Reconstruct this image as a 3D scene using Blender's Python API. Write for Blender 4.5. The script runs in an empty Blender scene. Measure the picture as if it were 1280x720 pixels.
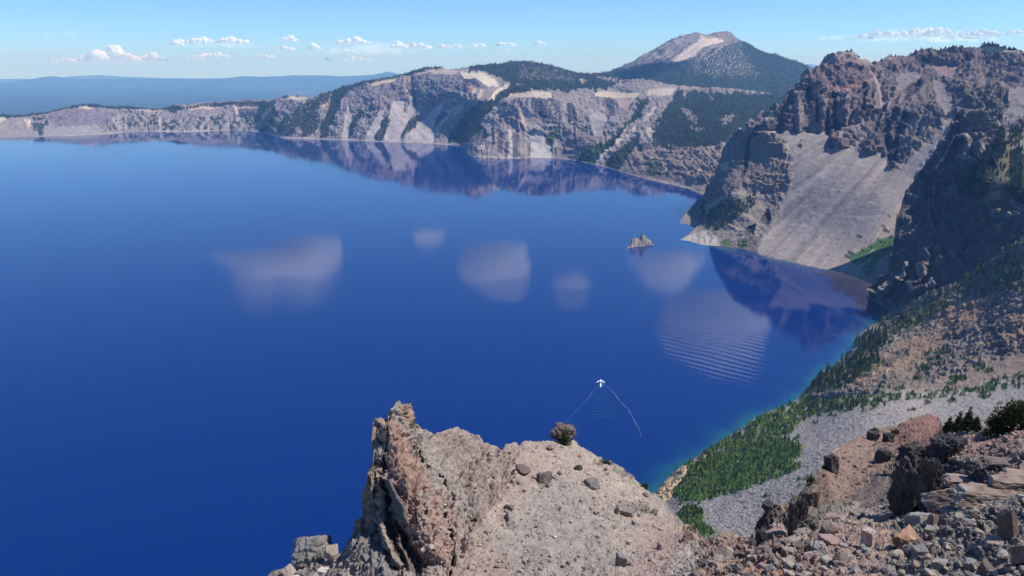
import bpy, bmesh, math, random
import numpy as np
from mathutils import Vector, Matrix, Euler
np.seterr(all='ignore')
rng = np.random.default_rng(7)
random.seed(7)
scene = bpy.context.scene
COL = scene.collection

# ------------------------------------------------------------------ camera model
H = 572.0                      # height of the eye above the lake, metres
FPX = 1044.0                   # focal length in pixels of a 1280 px wide picture
PITCH = math.atan(280 / FPX)
CP, SP = math.cos(PITCH), math.sin(PITCH)

def ray(px, py):
    a = (np.asarray(px, float) - 640) / FPX
    b = (360 - np.asarray(py, float)) / FPX
    return np.stack([a, CP + b * SP, -SP + b * CP], -1)
def at(px, py, t):
    r = ray(px, py)
    p = r * np.asarray(t, float)[..., None]
    p[..., 2] += H
    return p
def lake_t(px, py, z=0.0):
    return (H - z) / -ray(px, py)[..., 2]
def project(p):
    x, y, z = p[..., 0], p[..., 1], p[..., 2] - H
    d = y * CP - z * SP
    u = y * SP + z * CP
    return 640 + FPX * x / d, 360 - FPX * u / d, d

SUN_AZ, SUN_EL = math.radians(91), math.radians(54)   # azimuth from +Y towards +X
SUN_DIR = Vector((math.sin(SUN_AZ) * math.cos(SUN_EL), math.cos(SUN_AZ) * math.cos(SUN_EL), math.sin(SUN_EL)))

# ------------------------------------------------------------------ noise
_perm = np.random.default_rng(11).permutation(256)
_perm = np.concatenate([_perm, _perm, _perm]).astype(np.int32)
_g = np.random.default_rng(12).normal(size=(256, 3)); _g /= np.linalg.norm(_g, axis=1)[:, None]
_g = _g.astype(np.float32)
def noise(x, y, z=None, seed=0):
    """gradient noise, about -1..1"""
    x = np.asarray(x, np.float32) + seed * 17.13; y = np.asarray(y, np.float32) + seed * 7.7
    shp = np.broadcast(x, y).shape
    x = np.broadcast_to(x, shp).ravel(); y = np.broadcast_to(y, shp).ravel()
    xi = np.floor(x); yi = np.floor(y); xf = x - xi; yf = y - yi
    xi = xi.astype(np.int32) & 255; yi = yi.astype(np.int32) & 255
    u = xf * xf * xf * (xf * (xf * 6 - 15) + 10); v = yf * yf * yf * (yf * (yf * 6 - 15) + 10)
    if z is None:
        def c(a, b):
            g = _g[_perm[_perm[(xi + a)] + yi + b]]
            return g[:, 0] * (xf - a) + g[:, 1] * (yf - b)
        r = (c(0, 0) * (1 - u) + c(1, 0) * u) * (1 - v) + (c(0, 1) * (1 - u) + c(1, 1) * u) * v
        return (r * 1.9).reshape(shp)
    z = np.broadcast_to(np.asarray(z, np.float32), shp).ravel() + seed * 3.3
    zi = np.floor(z); zf = z - zi; zi = zi.astype(np.int32) & 255
    w = zf * zf * zf * (zf * (zf * 6 - 15) + 10)
    out = np.zeros(x.shape, np.float32)
    for a in (0, 1):
        wa = u if a else 1 - u
        pa = _perm[xi + a]
        for b in (0, 1):
            wb = v if b else 1 - v
            pb = pa + yi + b
            pb = _perm[pb]
            for c_ in (0, 1):
                wc = w if c_ else 1 - w
                g = _g[_perm[pb + zi + c_]]
                out += wa * wb * wc * (g[:, 0] * (xf - a) + g[:, 1] * (yf - b) + g[:, 2] * (zf - c_))
    return (out * 1.7).reshape(shp)
def fbm(x, y, z=None, oct=4, seed=0, gain=.5, ridged=False):
    s = 0; a = 1; tot = 0
    for i in range(oct):
        n = noise(x * 2 ** i, y * 2 ** i, None if z is None else z * 2 ** i, seed + i * 5)
        if ridged: n = 1 - 2 * np.abs(n)
        s = s + n * a; tot += a; a *= gain
    return s / tot
def sst(x, a, b):
    t = np.clip((x - a) / (b - a), 0, 1); return t * t * (3 - 2 * t)

def billow(x, y, z, oct=3, seed=0, gain=.5):
    t = 0; a = 1; tot = 0
    for i in range(oct):
        t = t + np.abs(noise(x * 2 ** i, y * 2 ** i, z * 2 ** i, seed + i * 7)) * a; tot += a; a *= gain
    return t / tot * 2 - .7
def terrace(z, h, warp):
    f = z / h + warp; fr = f - np.floor(f)
    return np.where(fr < .8, fr / .8, (1 - fr) / .2) - .5
# ------------------------------------------------------------------ thin plate spline of inverse depth
def tps(ctrl, PX, PY):
    c = np.array(ctrl, float); P = c[:, :2] / 300.0; v = 1000.0 / c[:, 2]
    def K(r2): return np.where(r2 > 1e-12, r2 * np.log(r2 + 1e-12), 0)
    n = len(c); d2 = ((P[:, None] - P[None]) ** 2).sum(-1)
    A = np.zeros((n + 3, n + 3)); A[:n, :n] = K(d2) + np.eye(n) * 1e-4
    A[:n, n] = 1; A[:n, n + 1:] = P; A[n, :n] = 1; A[n + 1:, :n] = P.T
    w = np.linalg.solve(A, np.concatenate([v, np.zeros(3)]))
    X = PX.ravel() / 300.0; Y = PY.ravel() / 300.0
    out = w[n] + w[n + 1] * X + w[n + 2] * Y
    for i in range(n):
        out += w[i] * K((X - P[i, 0]) ** 2 + (Y - P[i, 1]) ** 2)
    return 1000.0 / np.maximum(out, 1e-6).reshape(PX.shape)

# ------------------------------------------------------------------ surface colours laid down as measured regions
class Paint:
    def __init__(s, PX, PY, base, rough=.6, tree=0., wscale=9.):
        s.X, s.Y = PX.astype(np.float32), PY.astype(np.float32)
        s.c = np.broadcast_to(np.array(base, np.float32), PX.shape + (3,)).copy()
        s.rough = np.full(PX.shape, rough, np.float32); s.tree = np.full(PX.shape, tree, np.float32)
        s.rel = np.zeros(PX.shape, np.float32)
        s.wx = fbm(PX / wscale, PY / wscale, oct=3, seed=1, gain=.6); s.wy = fbm(PX / wscale, PY / wscale, oct=3, seed=2, gain=.6)
    def _sd(s, pts, closed, X, Y):
        n = len(pts); best = np.full(X.shape, 1e9, np.float32); ins = np.zeros(X.shape, bool); par = None
        for i in range(n if closed else n - 1):
            ax, ay = pts[i][:2]; bx, by = pts[(i + 1) % n][:2]
            dx, dy = bx - ax, by - ay; L = dx * dx + dy * dy + 1e-9
            t = np.clip(((X - ax) * dx + (Y - ay) * dy) / L, 0, 1)
            d = (X - ax - t * dx) ** 2 + (Y - ay - t * dy) ** 2
            if closed:
                cr = ((ay > Y) != (by > Y)) & (X < (bx - ax) * (Y - ay) / ((by - ay) + 1e-12) + ax)
                ins ^= cr
                best = np.minimum(best, d)
            else:
                wa = pts[i][2]; wb = pts[i + 1][2]
                best = np.minimum(best, np.sqrt(d) - (wa + (wb - wa) * t))
        if closed:
            best = np.sqrt(best); return np.where(ins, best, -best)
        return -best
    def _apply(s, sel, m, sd, col, rough, tree, rel, rw, var):
        if col is not None:
            c = np.array(col, np.float32)
            s.c[sel] = s.c[sel] * (1 - m[:, None]) + c * m[:, None]
        if rough is not None: s.rough[sel] = s.rough[sel] * (1 - m) + rough * m
        if tree is not None: s.tree[sel] = s.tree[sel] * (1 - m) + tree * m
        if rel: s.rel[sel] += rel * np.clip(sd / rw, 0, 1) ** .7
    def poly(s, pts, col=None, f=1.5, w=3., rough=None, tree=None, rel=0, rw=4., a=1., closed=True, brk=None, bs=4.):
        p = np.array(pts, float); m = 8 + w * 2 + (0 if closed else p[:, 2].max())
        sel = (s.X > p[:, 0].min() - m) & (s.X < p[:, 0].max() + m) & (s.Y > p[:, 1].min() - m) & (s.Y < p[:, 1].max() + m)
        if not sel.any(): return
        X = s.X[sel] + w * s.wx[sel]; Y = s.Y[sel] + w * s.wy[sel]
        sd = s._sd(pts, closed, X, Y)
        k = sst(sd, -f / 2, f / 2) * a
        if brk is not None: k = k * sst(fbm(s.X[sel] / bs, s.Y[sel] / bs, oct=2, seed=int(abs(p[0, 0])) % 50), brk - .05, brk + .2)
        s._apply(sel, k, sd, col, rough, tree, rel, rw, None)
    def line(s, pts, col=None, **k):
        k['closed'] = False; s.poly(pts, col, **k)

# ------------------------------------------------------------------ mesh building
def new_mesh(name, V, F, mat=None, cols=None, smooth=True, parent=None, attrs=None):
    V = np.asarray(V, np.float32).reshape(-1, 3); F = np.asarray(F, np.int32)
    me = bpy.data.meshes.new(name)
    k = F.shape[1]; n = len(F)
    me.vertices.add(len(V)); me.vertices.foreach_set('co', V.ravel())
    me.loops.add(n * k); me.loops.foreach_set('vertex_index', F.ravel())
    me.polygons.add(n); me.polygons.foreach_set('loop_start', np.arange(0, n * k, k, dtype=np.int32))
    me.polygons.foreach_set('use_smooth', np.full(n, smooth))
    if cols is not None:
        a = me.color_attributes.new('Col', 'FLOAT_COLOR', 'POINT')
        c = np.ones((len(V), 4), np.float32); c[:, :3] = np.asarray(cols).reshape(-1, 3); a.data.foreach_set('color', c.ravel())
    for kx, v in (attrs or {}).items():
        a = me.attributes.new(kx, 'FLOAT', 'POINT'); a.data.foreach_set('value', np.asarray(v, np.float32).ravel())
    me.update(calc_edges=True); me.validate()
    if mat: me.materials.append(mat)
    o = bpy.data.objects.new(name, me); COL.objects.link(o)
    if parent: o.parent = parent
    return o
def grid_faces(ny, nx):
    i = np.arange(ny * nx).reshape(ny, nx)
    return np.stack([i[:-1, :-1], i[:-1, 1:], i[1:, 1:], i[1:, :-1]], -1).reshape(-1, 4)
def structure(o): o['kind'] = 'structure'; return o
def tag(o, label, cat, group=None, kind=None):
    if label: o['label'] = label
    if cat: o['category'] = cat
    if group: o['group'] = group
    if kind: o['kind'] = kind
    return o
def empty(name, loc, rot=(0, 0, 0)):
    o = bpy.data.objects.new(name, None); o.empty_display_size = .1; COL.objects.link(o)
    o.location = loc; o.rotation_euler = rot; return o

# ------------------------------------------------------------------ materials
def mat_new(name):
    m = bpy.data.materials.new(name); m.use_nodes = True
    nt = m.node_tree; b = nt.nodes['Principled BSDF']; return m, nt, b
def ground_mat(name, scale, bump=1.0, var=.35, rough=.95, bdist=1.0, fine=None):
    """vertex-measured colour x world-space grain, with relief too fine for the mesh"""
    m, nt, b = mat_new(name); N = nt.nodes; L = nt.links
    b.inputs['Roughness'].default_value = rough; b.inputs['Specular IOR Level'].default_value = .15
    at_ = N.new('ShaderNodeVertexColor'); at_.layer_name = 'Col'
    tc = N.new('ShaderNodeTexCoord')
    n1 = N.new('ShaderNodeTexNoise'); n1.inputs['Scale'].default_value = scale; n1.inputs['Detail'].default_value = 8; n1.inputs['Roughness'].default_value = .68
    L.new(tc.outputs['Object'], n1.inputs['Vector'])
    mr = N.new('ShaderNodeMapRange'); mr.inputs[1].default_value = .25; mr.inputs[2].default_value = .75; mr.inputs[3].default_value = 1 - var; mr.inputs[4].default_value = 1 + var
    L.new(n1.outputs['Fac'], mr.inputs[0])
    mx = N.new('ShaderNodeVectorMath'); mx.operation = 'SCALE'; L.new(at_.outputs['Color'], mx.inputs[0]); L.new(mr.outputs[0], mx.inputs['Scale'])
    L.new(mx.outputs[0], b.inputs['Base Color'])
    bp = N.new('ShaderNodeBump'); bp.inputs['Strength'].default_value = bump; bp.inputs['Distance'].default_value = bdist
    n2 = N.new('ShaderNodeTexNoise'); n2.inputs['Scale'].default_value = fine or scale * 1.7; n2.inputs['Detail'].default_value = 8; n2.inputs['Roughness'].default_value = .7
    L.new(tc.outputs['Object'], n2.inputs['Vector']); L.new(n2.outputs['Fac'], bp.inputs['Height']); L.new(bp.outputs[0], b.inputs['Normal'])
    return m
def plain_mat(name, col, rough=.8, var=0, scale=5., spec=.2, bump=0, bdist=.02):
    m, nt, b = mat_new(name); b.inputs['Roughness'].default_value = rough; b.inputs['Specular IOR Level'].default_value = spec
    b.inputs['Base Color'].default_value = (*col, 1)
    if var:
        N = nt.nodes; L = nt.links; tc = N.new('ShaderNodeTexCoord'); n = N.new('ShaderNodeTexNoise'); n.inputs['Scale'].default_value = scale; n.inputs['Detail'].default_value = 7; n.inputs['Roughness'].default_value = .65
        L.new(tc.outputs['Object'], n.inputs['Vector'])
        r = N.new('ShaderNodeValToRGB'); r.color_ramp.elements[0].position = .3; r.color_ramp.elements[1].position = .7
        r.color_ramp.elements[0].color = (*[c * (1 - var) for c in col], 1); r.color_ramp.elements[1].color = (*[c * (1 + var) for c in col], 1)
        L.new(n.outputs['Fac'], r.inputs[0]); L.new(r.outputs[0], b.inputs['Base Color'])
        if bump:
            bp = N.new('ShaderNodeBump'); bp.inputs['Strength'].default_value = bump; bp.inputs['Distance'].default_value = bdist
            L.new(n.outputs['Fac'], bp.inputs['Height']); L.new(bp.outputs[0], b.inputs['Normal'])
    return m

# ------------------------------------------------------------------ terrain sheets
SHEETS = {}
def ip(pts, x):
    a = np.array(pts, float); return np.interp(x, a[:, 0], a[:, 1])
def sheet(name, x0, x1, step, ystep, top, bot, ctrl, paint, relief, mat, jag=0., jscale=5., back=((30, -5),), front=(), albedo=.8, ny=None, contrast=1.):
    nx = int((x1 - x0) / step) + 1
    xs = np.linspace(x0, x1, nx); yt = ip(top, xs); yb = ip(bot, xs)
    if jag: yt = yt + jag * fbm(xs / jscale, xs * 0 + .5, oct=4, seed=33, gain=.6)
    ny = ny or int(np.max(yb - yt) / ystep) + 2
    v = np.linspace(0, 1, ny)[:, None]
    PX = np.broadcast_to(xs, (ny, nx)).copy(); PY = yb + (yt - yb) * v
    T = tps(ctrl, PX, PY)
    pos = at(PX, PY, T)
    P = paint(PX, PY)
    du = np.gradient(pos, axis=1); dv = np.gradient(pos, axis=0)
    n = np.cross(du, dv); n /= np.linalg.norm(n, axis=-1)[..., None] + 1e-9
    # smooth the normal so noise moves along a stable direction
    toc = -ray(PX, PY); toc /= np.linalg.norm(toc, axis=-1)[..., None]
    flip = np.sign((n * toc).sum(-1))[..., None]; n = n * np.where(flip == 0, 1, flip)
    dirn = n * .75 + toc * .35; dirn /= np.linalg.norm(dirn, axis=-1)[..., None]
    d = relief(pos, PX, PY, P, T)
    pos2 = pos + toc * P.rel[..., None] + dirn * d[..., None]
    rows = [pos2]; cols = [P.c]
    topr = pos2[-1]; hd = ray(xs, yt); hd[:, 2] = 0; hd /= np.linalg.norm(hd, axis=1)[:, None]
    for (dist, dz) in back:
        r = topr + hd * dist; r = r.copy(); r[:, 2] += dz; rows.append(r[None]); cols.append(P.c[-1:])
    botr = pos2[0]
    for (dist, dz) in front:
        r = botr - hd * dist; r = r.copy(); r[:, 2] += dz; rows.insert(0, r[None]); cols.insert(0, P.c[:1])
    V = np.concatenate(rows, 0); C = np.concatenate(cols, 0); C = .2 * (np.maximum(C, .001) / .2) ** contrast * albedo
    o = new_mesh(name, V, grid_faces(V.shape[0], V.shape[1])[:, ::1], mat, C)
    structure(o)
    SHEETS[name] = dict(xs=xs, yt=yt, yb=yb, pos=pos2, n=n, P=P, PX=PX, PY=PY, T=T, ny=ny, nx=nx)
    return o
def surf(name, px, py):
    """point of a sheet seen near picture position px, py"""
    S = SHEETS[name]
    j = np.clip(((px - S['xs'][0]) / (S['xs'][1] - S['xs'][0])).round().astype(int) if hasattr(px, 'round') else int(round((px - S['xs'][0]) / (S['xs'][1] - S['xs'][0]))), 0, S['nx'] - 1)
    v = (S['yb'][j] - py) / (S['yb'][j] - S['yt'][j] + 1e-9)
    i = np.clip(np.round(v * (S['ny'] - 1)), 0, S['ny'] - 1).astype(int)
    return S['pos'][i, j], S['n'][i, j], S['T'][i, j]
def shore(*pts): return [(x, y, float(lake_t(x, y))) for x, y in pts]

# ================================================================== palette (real surface colours)
CREAM = (.46, .39, .30); TAN = (.34, .28, .225); PINKG = (.245, .218, .205); ROCK = (.185, .155, .145); DARK = (.075, .066, .066)
FOREST = (.030, .045, .027); SCREE = (.235, .21, .20); ORANGE = (.42, .24, .15); GREEN = (.060, .095, .032); LGREY = (.34, .31, .285)
OLIVE = (.15, .135, .085); RED = (.24, .135, .115)

M_FAR = ground_mat('far_rock', .02, bump=.8, var=.28, bdist=9, fine=.03)
M_MID = ground_mat('cliff_rock', .035, bump=.9, var=.28, bdist=5, fine=.06)
M_SLOPE = ground_mat('slope_rock', .08, bump=.9, var=.33, bdist=2.0, fine=.22)
M_NEAR = ground_mat('near_rock', 1.6, bump=1.0, var=.30, bdist=.10, fine=5.0)

# ------------------------------------------------------------------ far rim of the caldera
A_TOP = [(-80,141),(0,143.5),(17,145),(24,145.5),(52,142),(77,136.5),(103,131.5),(120,130.5),(134,133),(163,134),(185,137.5),(200,137.5),(222,132),(243,130.5),(277,129),(312,127),(341,124.5),(355,121),(368,119),(387,120.5),(404,116.5),(417,113),(442,105),(467,100),(500,94.5),(517,88),(533,84),(545,84.5),(558,87),(574,87),(589,83),(618,80),(638,77.5),(657,77),(677,80.5),(696,84),(712,88),(723,91),(740,92),(760,93),(790,101),(842,108),(900,113),(950,117),(1000,121),(1060,128)]
A_SHORE = [(-80,176),(0,173),(60,171),(100,169.5),(150,166),(200,164.5),(260,164),(310,163.5),(330,166),(350,172),(400,174),(450,176),(500,178),(540,180),(560,181),(578,184),(585,192),(590,196),(640,198),(690,198),(720,201),(760,210),(800,222),(840,231),(860,236),(878,243)]
A_BOT = A_SHORE + [(900,262),(960,290),(1060,300)]
def a_ctrl():
    c = shore(*A_SHORE)
    c += [(-80,142,8000),(0,145,7900),(60,141,7950),(120,131,8100),(190,138,8100),(240,131,8100),(310,128,8100),(368,120,7700),(400,118,7600),(442,106,7450),(500,96,7300),(533,85,7350),(575,90,7100)]
    c += [(120,150,7500),(240,148,7650),(400,145,6900),(470,130,6750),(530,100,6950),(530,130,6650),(600,97,6700),(620,110,6500),(660,118,6050),(620,145,6000),(660,160,5600),(700,125,5900),(700,160,5550)]
    c += [(650,78,8600),(600,83,8000),(700,86,8400),(740,93,8100),(740,112,6600),(780,104,7300),(850,112,7200),(1000,124,6800),(790,116,6300),(840,118,6300),(800,150,5500),(840,150,5500),(900,150,5200),(780,185,5000),(850,185,4700),(920,185,4500),(1000,170,4700),(870,205,4300),(960,290,3300),(1000,300,3300)]
    return c
def a_paint(PX, PY):
    P = Paint(PX, PY, PINKG, rough=.7, wscale=7)
    P.c *= (1 + .30 * fbm(PX / 3.2, PY / 7., oct=4, seed=9, gain=.7))[..., None]
    st = fbm(PX / 30, PY / 2.2, oct=3, seed=14)
    P.c *= (1 + .15 * st)[..., None]
    # left segment of wall
    P.poly([(-90,150),(30,147),(40,158),(42,171),(-90,176)], (.28,.245,.23), w=2)
    P.poly([(0,149),(8,148),(8,153),(0,156)], CREAM, w=1); P.poly([(30,151),(38,150),(40,160),(36,163)], CREAM, w=1.5)
    P.poly([(-90,140),(0,143),(60,140),(120,128),(225,134),(225,138),(165,139),(130,134),(105,134),(70,142),(30,148),(-90,148)], FOREST, w=1, f=1, tree=1, rough=.1)
    P.poly([(42,148),(56,147),(60,158),(55,168),(46,169),(40,160)], FOREST, w=7, tree=.6, a=.8, brk=-.1, bs=5)
    P.poly([(66,143),(103,136),(120,136),(140,140),(152,152),(148,158),(120,157),(85,160),(70,156),(58,150)], (.21,.18,.19), w=2)
    P.poly([(98,136),(118,135),(116,138),(100,139)], CREAM, w=1)
    P.poly([(58,158),(85,160),(120,155),(130,163),(120,168),(55,171)], (.30,.275,.26), w=1.5, rough=.1)
    for x0, x1, y0 in [(130,160,152),(150,180,139),(182,200,144),(200,222,150)]:
        P.poly([(x0,y0),(x1,y0-2),(x1+2,162),(x0+4,163)], FOREST, w=4, tree=.7, a=.8, brk=.15)
    P.poly([(137,148),(150,146),(160,162),(148,164)], LGREY, w=2, a=.7)
    P.line([(198,142,1.5),(200,152,1.5),(200,162,1.5)], (.38,.33,.30), w=1.2)
    P.poly([(165,139),(185,138),(205,139),(205,142),(180,142)], (.38,.31,.26), w=1)
    # low wall 210..330
    P.poly([(208,137),(245,132),(330,129),(340,133),(300,134),(250,134),(228,137),(215,142)], FOREST, w=1.2, tree=1)
    P.poly([(205,150),(330,142),(345,160),(330,165),(205,163)], FOREST, w=5, tree=.6, a=.85, brk=.1, bs=5)
    for x in (212,226,236,243,254,262,287,300): P.line([(x,143,.6),(x-1,152,.9),(x-2,163,1.6)], (.34,.30,.28), w=2, a=.75)
    P.poly([(226,134),(245,131.5),(270,132),(268,136),(258,138),(232,137)], (.44,.36,.28), w=1, rough=.1)
    P.poly([(292,131),(326,129.5),(328,135),(320,138),(296,137)], (.42,.35,.28), w=1, rough=.1)
    P.poly([(296,136),(326,135),(322,144),(300,146)], (.17,.145,.15), w=1.5)
    P.line([(294,133,1.3),(297,143,1)], CREAM, w=1)
    # diagonal spurs 320..400
    P.poly([(330,128),(345,126),(345,160),(330,166),(320,160),(322,140)], FOREST, w=3, tree=.9)
    P.line([(346,131,2.5),(335,143,2.2),(322,160,1.6)], (.36,.32,.31), w=1.5)
    P.poly([(355,123),(368,120.5),(388,121.5),(378,127),(362,127)], CREAM, w=1, rough=.1)
    P.poly([(350,126),(380,127),(370,138),(345,140)], (.22,.19,.19), w=2)
    P.poly([(384,128),(402,118),(420,112),(420,120),(395,140),(365,170),(345,168),(355,150)], FOREST, w=3, tree=.9)
    P.line([(395,122,1.8),(385,129,1.6),(378,133,1)], CREAM, w=1)
    P.poly([(400,120),(415,117),(414,130),(405,140),(398,135)], (.36,.28,.24), w=2)
    P.poly([(345,160),(372,135),(400,130),(396,172),(350,172)], (.29,.25,.235), w=5, a=.8, brk=.0, bs=3)
    P.poly([(376,160),(392,140),(398,142),(392,168),(378,172)], FOREST, w=4, tree=.7, a=.8)
    P.poly([(414,115),(445,104),(520,86),(545,83),(560,86),(545,87),(520,93),(470,103),(440,112),(430,122),(418,150),(404,168),(400,160),(412,138)], FOREST, w=1.8, tree=1, rough=.2)
    # high cliff 430..640
    P.poly([(440,108),(470,104),(505,97),(505,126),(470,128),(440,122)], (.21,.185,.195), w=2)
    for x in np.arange(436, 505, 6.5): P.line([(x,110,.5),(x-1,124,.8)], (.29,.26,.26), w=2, a=.5)
    P.poly([(460,106),(475,100),(498,96.5),(494,103),(475,107),(464,108)], CREAM, w=1, rough=.05)
    P.poly([(524,93),(532,87),(545,85.5),(575,88),(575,92),(560,93.5),(540,93.5)], (.36,.31,.27), w=1, rough=.05)
    P.poly([(505,98),(520,92),(530,94),(522,104),(505,106)], TAN, w=1.5)
    P.poly([(515,95),(545,94),(575,94),(600,102),(614,108),(600,112),(580,110),(565,125),(545,132),(525,134),(515,115)], (.205,.18,.20), w=2, rel=40, rw=10)
    for x in np.arange(520, 575, 4.3): P.line([(x,95,.5),(x-1,104,.7)], (.12,.11,.12), w=1.5, a=.7)
    P.poly([(530,97),(548,96),(550,115),(540,128),(526,125)], (.20,.20,.19), w=3)
    P.line([(515,97,1.2),(517,115,1.6),(520,132,1.2)], (.10,.09,.10), w=1.2, rel=-60, rw=2)
    P.poly([(575,94),(586,98),(600,107),(612,112),(598,111),(580,106)], (.10,.09,.105), w=1.2)
    P.poly([(575,92),(592,91),(605,93),(617,99),(626,106),(622,110),(610,109),(596,102),(580,99)], (.47,.42,.34), w=1.2, rough=.1)
    P.poly([(628,109),(637,105),(635,112),(622,118),(616,127),(611,125),(618,115)], (.52,.45,.35), w=1, rough=.1)
    # bands and red-brown ledges
    for (xa, xb, y) in [(470,520,112),(475,515,119),(470,505,130),(478,500,136),(545,580,120)]:
        P.line([(xa,y,.9),((xa+xb)/2,y+1,1.2),(xb,y,.7)], (.13,.11,.115), w=2, a=.7)
    P.line([(508,112,1.5),(514,118,1.5),(516,130,2),(512,138,2.5)], (.36,.31,.30), w=1.2, rough=.1)
    P.line([(490,118,2.5),(478,132,2),(466,150,2)], (.24,.19,.175), w=2)
    P.poly([(585,111),(592,113),(588,120),(583,118)], (.5,.28,.19), w=1); P.poly([(576,117),(580,116),(580,121),(576,122)], (.6,.58,.52), w=.8)
    # talus fans running down left
    for pts in [[(438,132),(442,150),(436,175),(428,175),(432,150)],
                [(484,135),(478,150),(468,176),(456,176),(466,155),(474,140)],
                [(493,126),(508,126),(505,140),(512,140),(517,132),(518,140),(508,160),(501,178),(480,177),(484,155)],
                [(556,124),(553,140),(540,160),(530,177),(505,178),(512,165),(530,150),(545,135)],
                [(575,130),(560,150),(548,165),(541,180),(528,178),(540,158),(560,138)],
                [(583,124),(580,135),(565,150),(560,155),(570,138)]]:
        P.poly(pts, (.40,.355,.34), w=1.6, rough=.03)
    for pts in [[(592,114),(597,112),(590,124),(582,130)],[(600,113),(604,113),(602,122),(598,128)]]: P.poly(pts, (.4,.33,.27), w=1)
    for pts in [[(450,138),(457,140),(448,155),(440,170),(434,172),(440,152)],[(482,145),(488,150),(480,170),(478,177),(468,176),(474,160)],
                [(520,143),(528,146),(518,160),(508,170),(502,172),(508,158)],[(552,138),(560,142),(550,155),(540,162)],[(402,150),(412,150),(412,170),(402,172)]]:
        P.poly(pts, (.06,.065,.05), w=3, tree=.7, a=.85)
    # promontory 560..700
    P.poly([(560,86),(590,82),(640,76),(690,81),(722,90),(764,92),(790,100),(760,112),(705,116),(690,110),(664,114),(656,116),(630,122),(612,140),(600,155),(610,170),(585,180),(560,178),(563,165),(580,145),(600,128),(616,124),(622,118),(636,112),(638,106),(625,100),(600,90)], (.034,.046,.030), w=5, tree=1, rough=.25)
    P.poly([(650,82),(690,86),(720,95),(715,104),(690,100),(665,100),(645,98)], (.20,.17,.15), w=4, brk=-.05, bs=2.5, tree=.5, a=.8)
    P.poly([(644,106),(655,106),(654,108),(645,108)], (.35,.29,.2), w=1); P.poly([(724,100),(729,97),(733,101),(731,106),(727,104)], (.52,.45,.38), w=.8)
    P.poly([(634,126),(640,117),(655,115),(680,115),(690,116),(690,125),(675,126),(660,122),(645,124)], (.45,.38,.31), w=1.2, rough=.1)
    P.poly([(634,126),(650,126),(656,150),(650,165),(630,150),(622,140)], (.22,.19,.19), w=3, rel=30, rw=8)
    P.poly([(664,127),(674,122),(690,126),(705,140),(700,153),(680,152),(668,142)], (.10,.095,.11), w=2.5)
    P.line([(681,128,4),(690,140,4),(697,147,3)], (.33,.31,.28), w=2, brk=.05, bs=2)
    P.poly([(650,130),(660,140),(680,153),(700,155),(722,156),(700,158),(672,160),(660,165),(652,150)], (.38,.32,.28), w=2, rough=.2)
    P.line([(655,135,2.5),(654,150,2),(658,166,2)], (.43,.35,.30), w=1.5)
    P.poly([(585,178),(600,165),(625,150),(645,155),(656,165),(660,198),(590,197)], (.26,.22,.205), w=3, rel=60, rw=14)
    for x, y0, y1 in [(606,165,188),(626,170,190),(645,168,196),(634,185,197)]: P.line([(x,y0,2.5),(x-1,y1,3)], (.09,.085,.09), w=3, a=.85)
    P.poly([(634,160),(642,165),(640,198),(634,198),(637,180)], (.42,.38,.35), w=1.5)
    P.poly([(600,180),(612,172),(606,192),(596,197)], (.33,.30,.28), w=2)
    P.poly([(663,168),(675,165),(690,180),(690,198),(664,198)], (.42,.395,.37), w=1.5, rough=.05)
    P.line([(658,172,3),(672,176,2)], (.3,.27,.26), w=1)
    P.poly([(672,150),(700,150),(740,158),(738,165),(705,172),(690,178),(680,168)], (.13,.115,.12), w=3, a=.8, brk=.0, bs=3)
    P.poly([(680,170),(700,165),(690,185),(682,180)], (.07,.09,.045), w=2)
    # wall 700..850
    P.poly([(700,120),(712,115),(735,116),(740,140),(720,165),(705,160),(700,140)], (.27,.235,.21), w=2, brk=-.3, bs=2)
    P.poly([(708,132),(716,130),(722,150),(712,153)], (.09,.085,.10), w=2); P.poly([(754,125),(766,122),(770,146),(762,146)], (.09,.085,.10), w=2.5)
    P.poly([(742,115),(785,116),(802,118),(796,124),(775,123),(745,123)], CREAM, w=1, rough=.05)
    P.poly([(770,123),(795,124),(785,140),(776,134)], (.36,.28,.25), w=1.5, rough=.1)
    P.poly([(738,145),(750,138),(762,148),(756,160),(748,177),(743,170)], (.32,.29,.28), w=1.5, rough=.1)
    for pts in [[(812,115),(844,111),(838,120),(808,122)],[(803,148),(815,138),(822,135),(818,142),(806,152)],[(808,165),(815,160),(830,160),(822,172),(812,172)]]:
        P.poly(pts, (.38,.33,.29), w=1.5, rough=.1)
    P.poly([(705,180),(720,170),(745,168),(758,178),(745,200),(715,200),(705,192)], (.22,.185,.175), w=2.5, rel=30, rw=8)
    P.poly([(718,178),(730,172),(736,185),(722,190)], (.13,.11,.12), w=2)
    P.line([(748,180,1),(738,188,1.5),(720,200,2)], (.38,.34,.31), w=1)
    P.poly([(718,201),(740,184),(765,176),(785,152),(800,132),(810,124),(812,130),(795,150),(786,162),(770,178),(745,203)], (.045,.07,.033), w=5, tree=.9)
    P.poly([(718,201),(735,189),(752,190),(742,204)], (.07,.12,.045), w=2, tree=.5)
    P.line([(788,155,.8),(775,175,1.3),(760,190,1.6),(746,205,1.8)], (.40,.35,.31), w=1)
    P.line([(798,160,1),(785,170,1.2),(772,180,1.8),(762,192,1)], (.42,.37,.32), w=1)
    P.poly([(756,206),(775,188),(800,168),(800,180),(785,200),(772,214)], (.045,.068,.033), w=2.5, tree=.9)
    P.poly([(818,160),(826,142),(838,128),(846,112),(870,115),(935,117),(1060,124),(1060,170),(960,160),(900,182),(870,188),(830,186),(815,182)], FOREST, w=9, f=2, tree=1, rough=.2)
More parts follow.
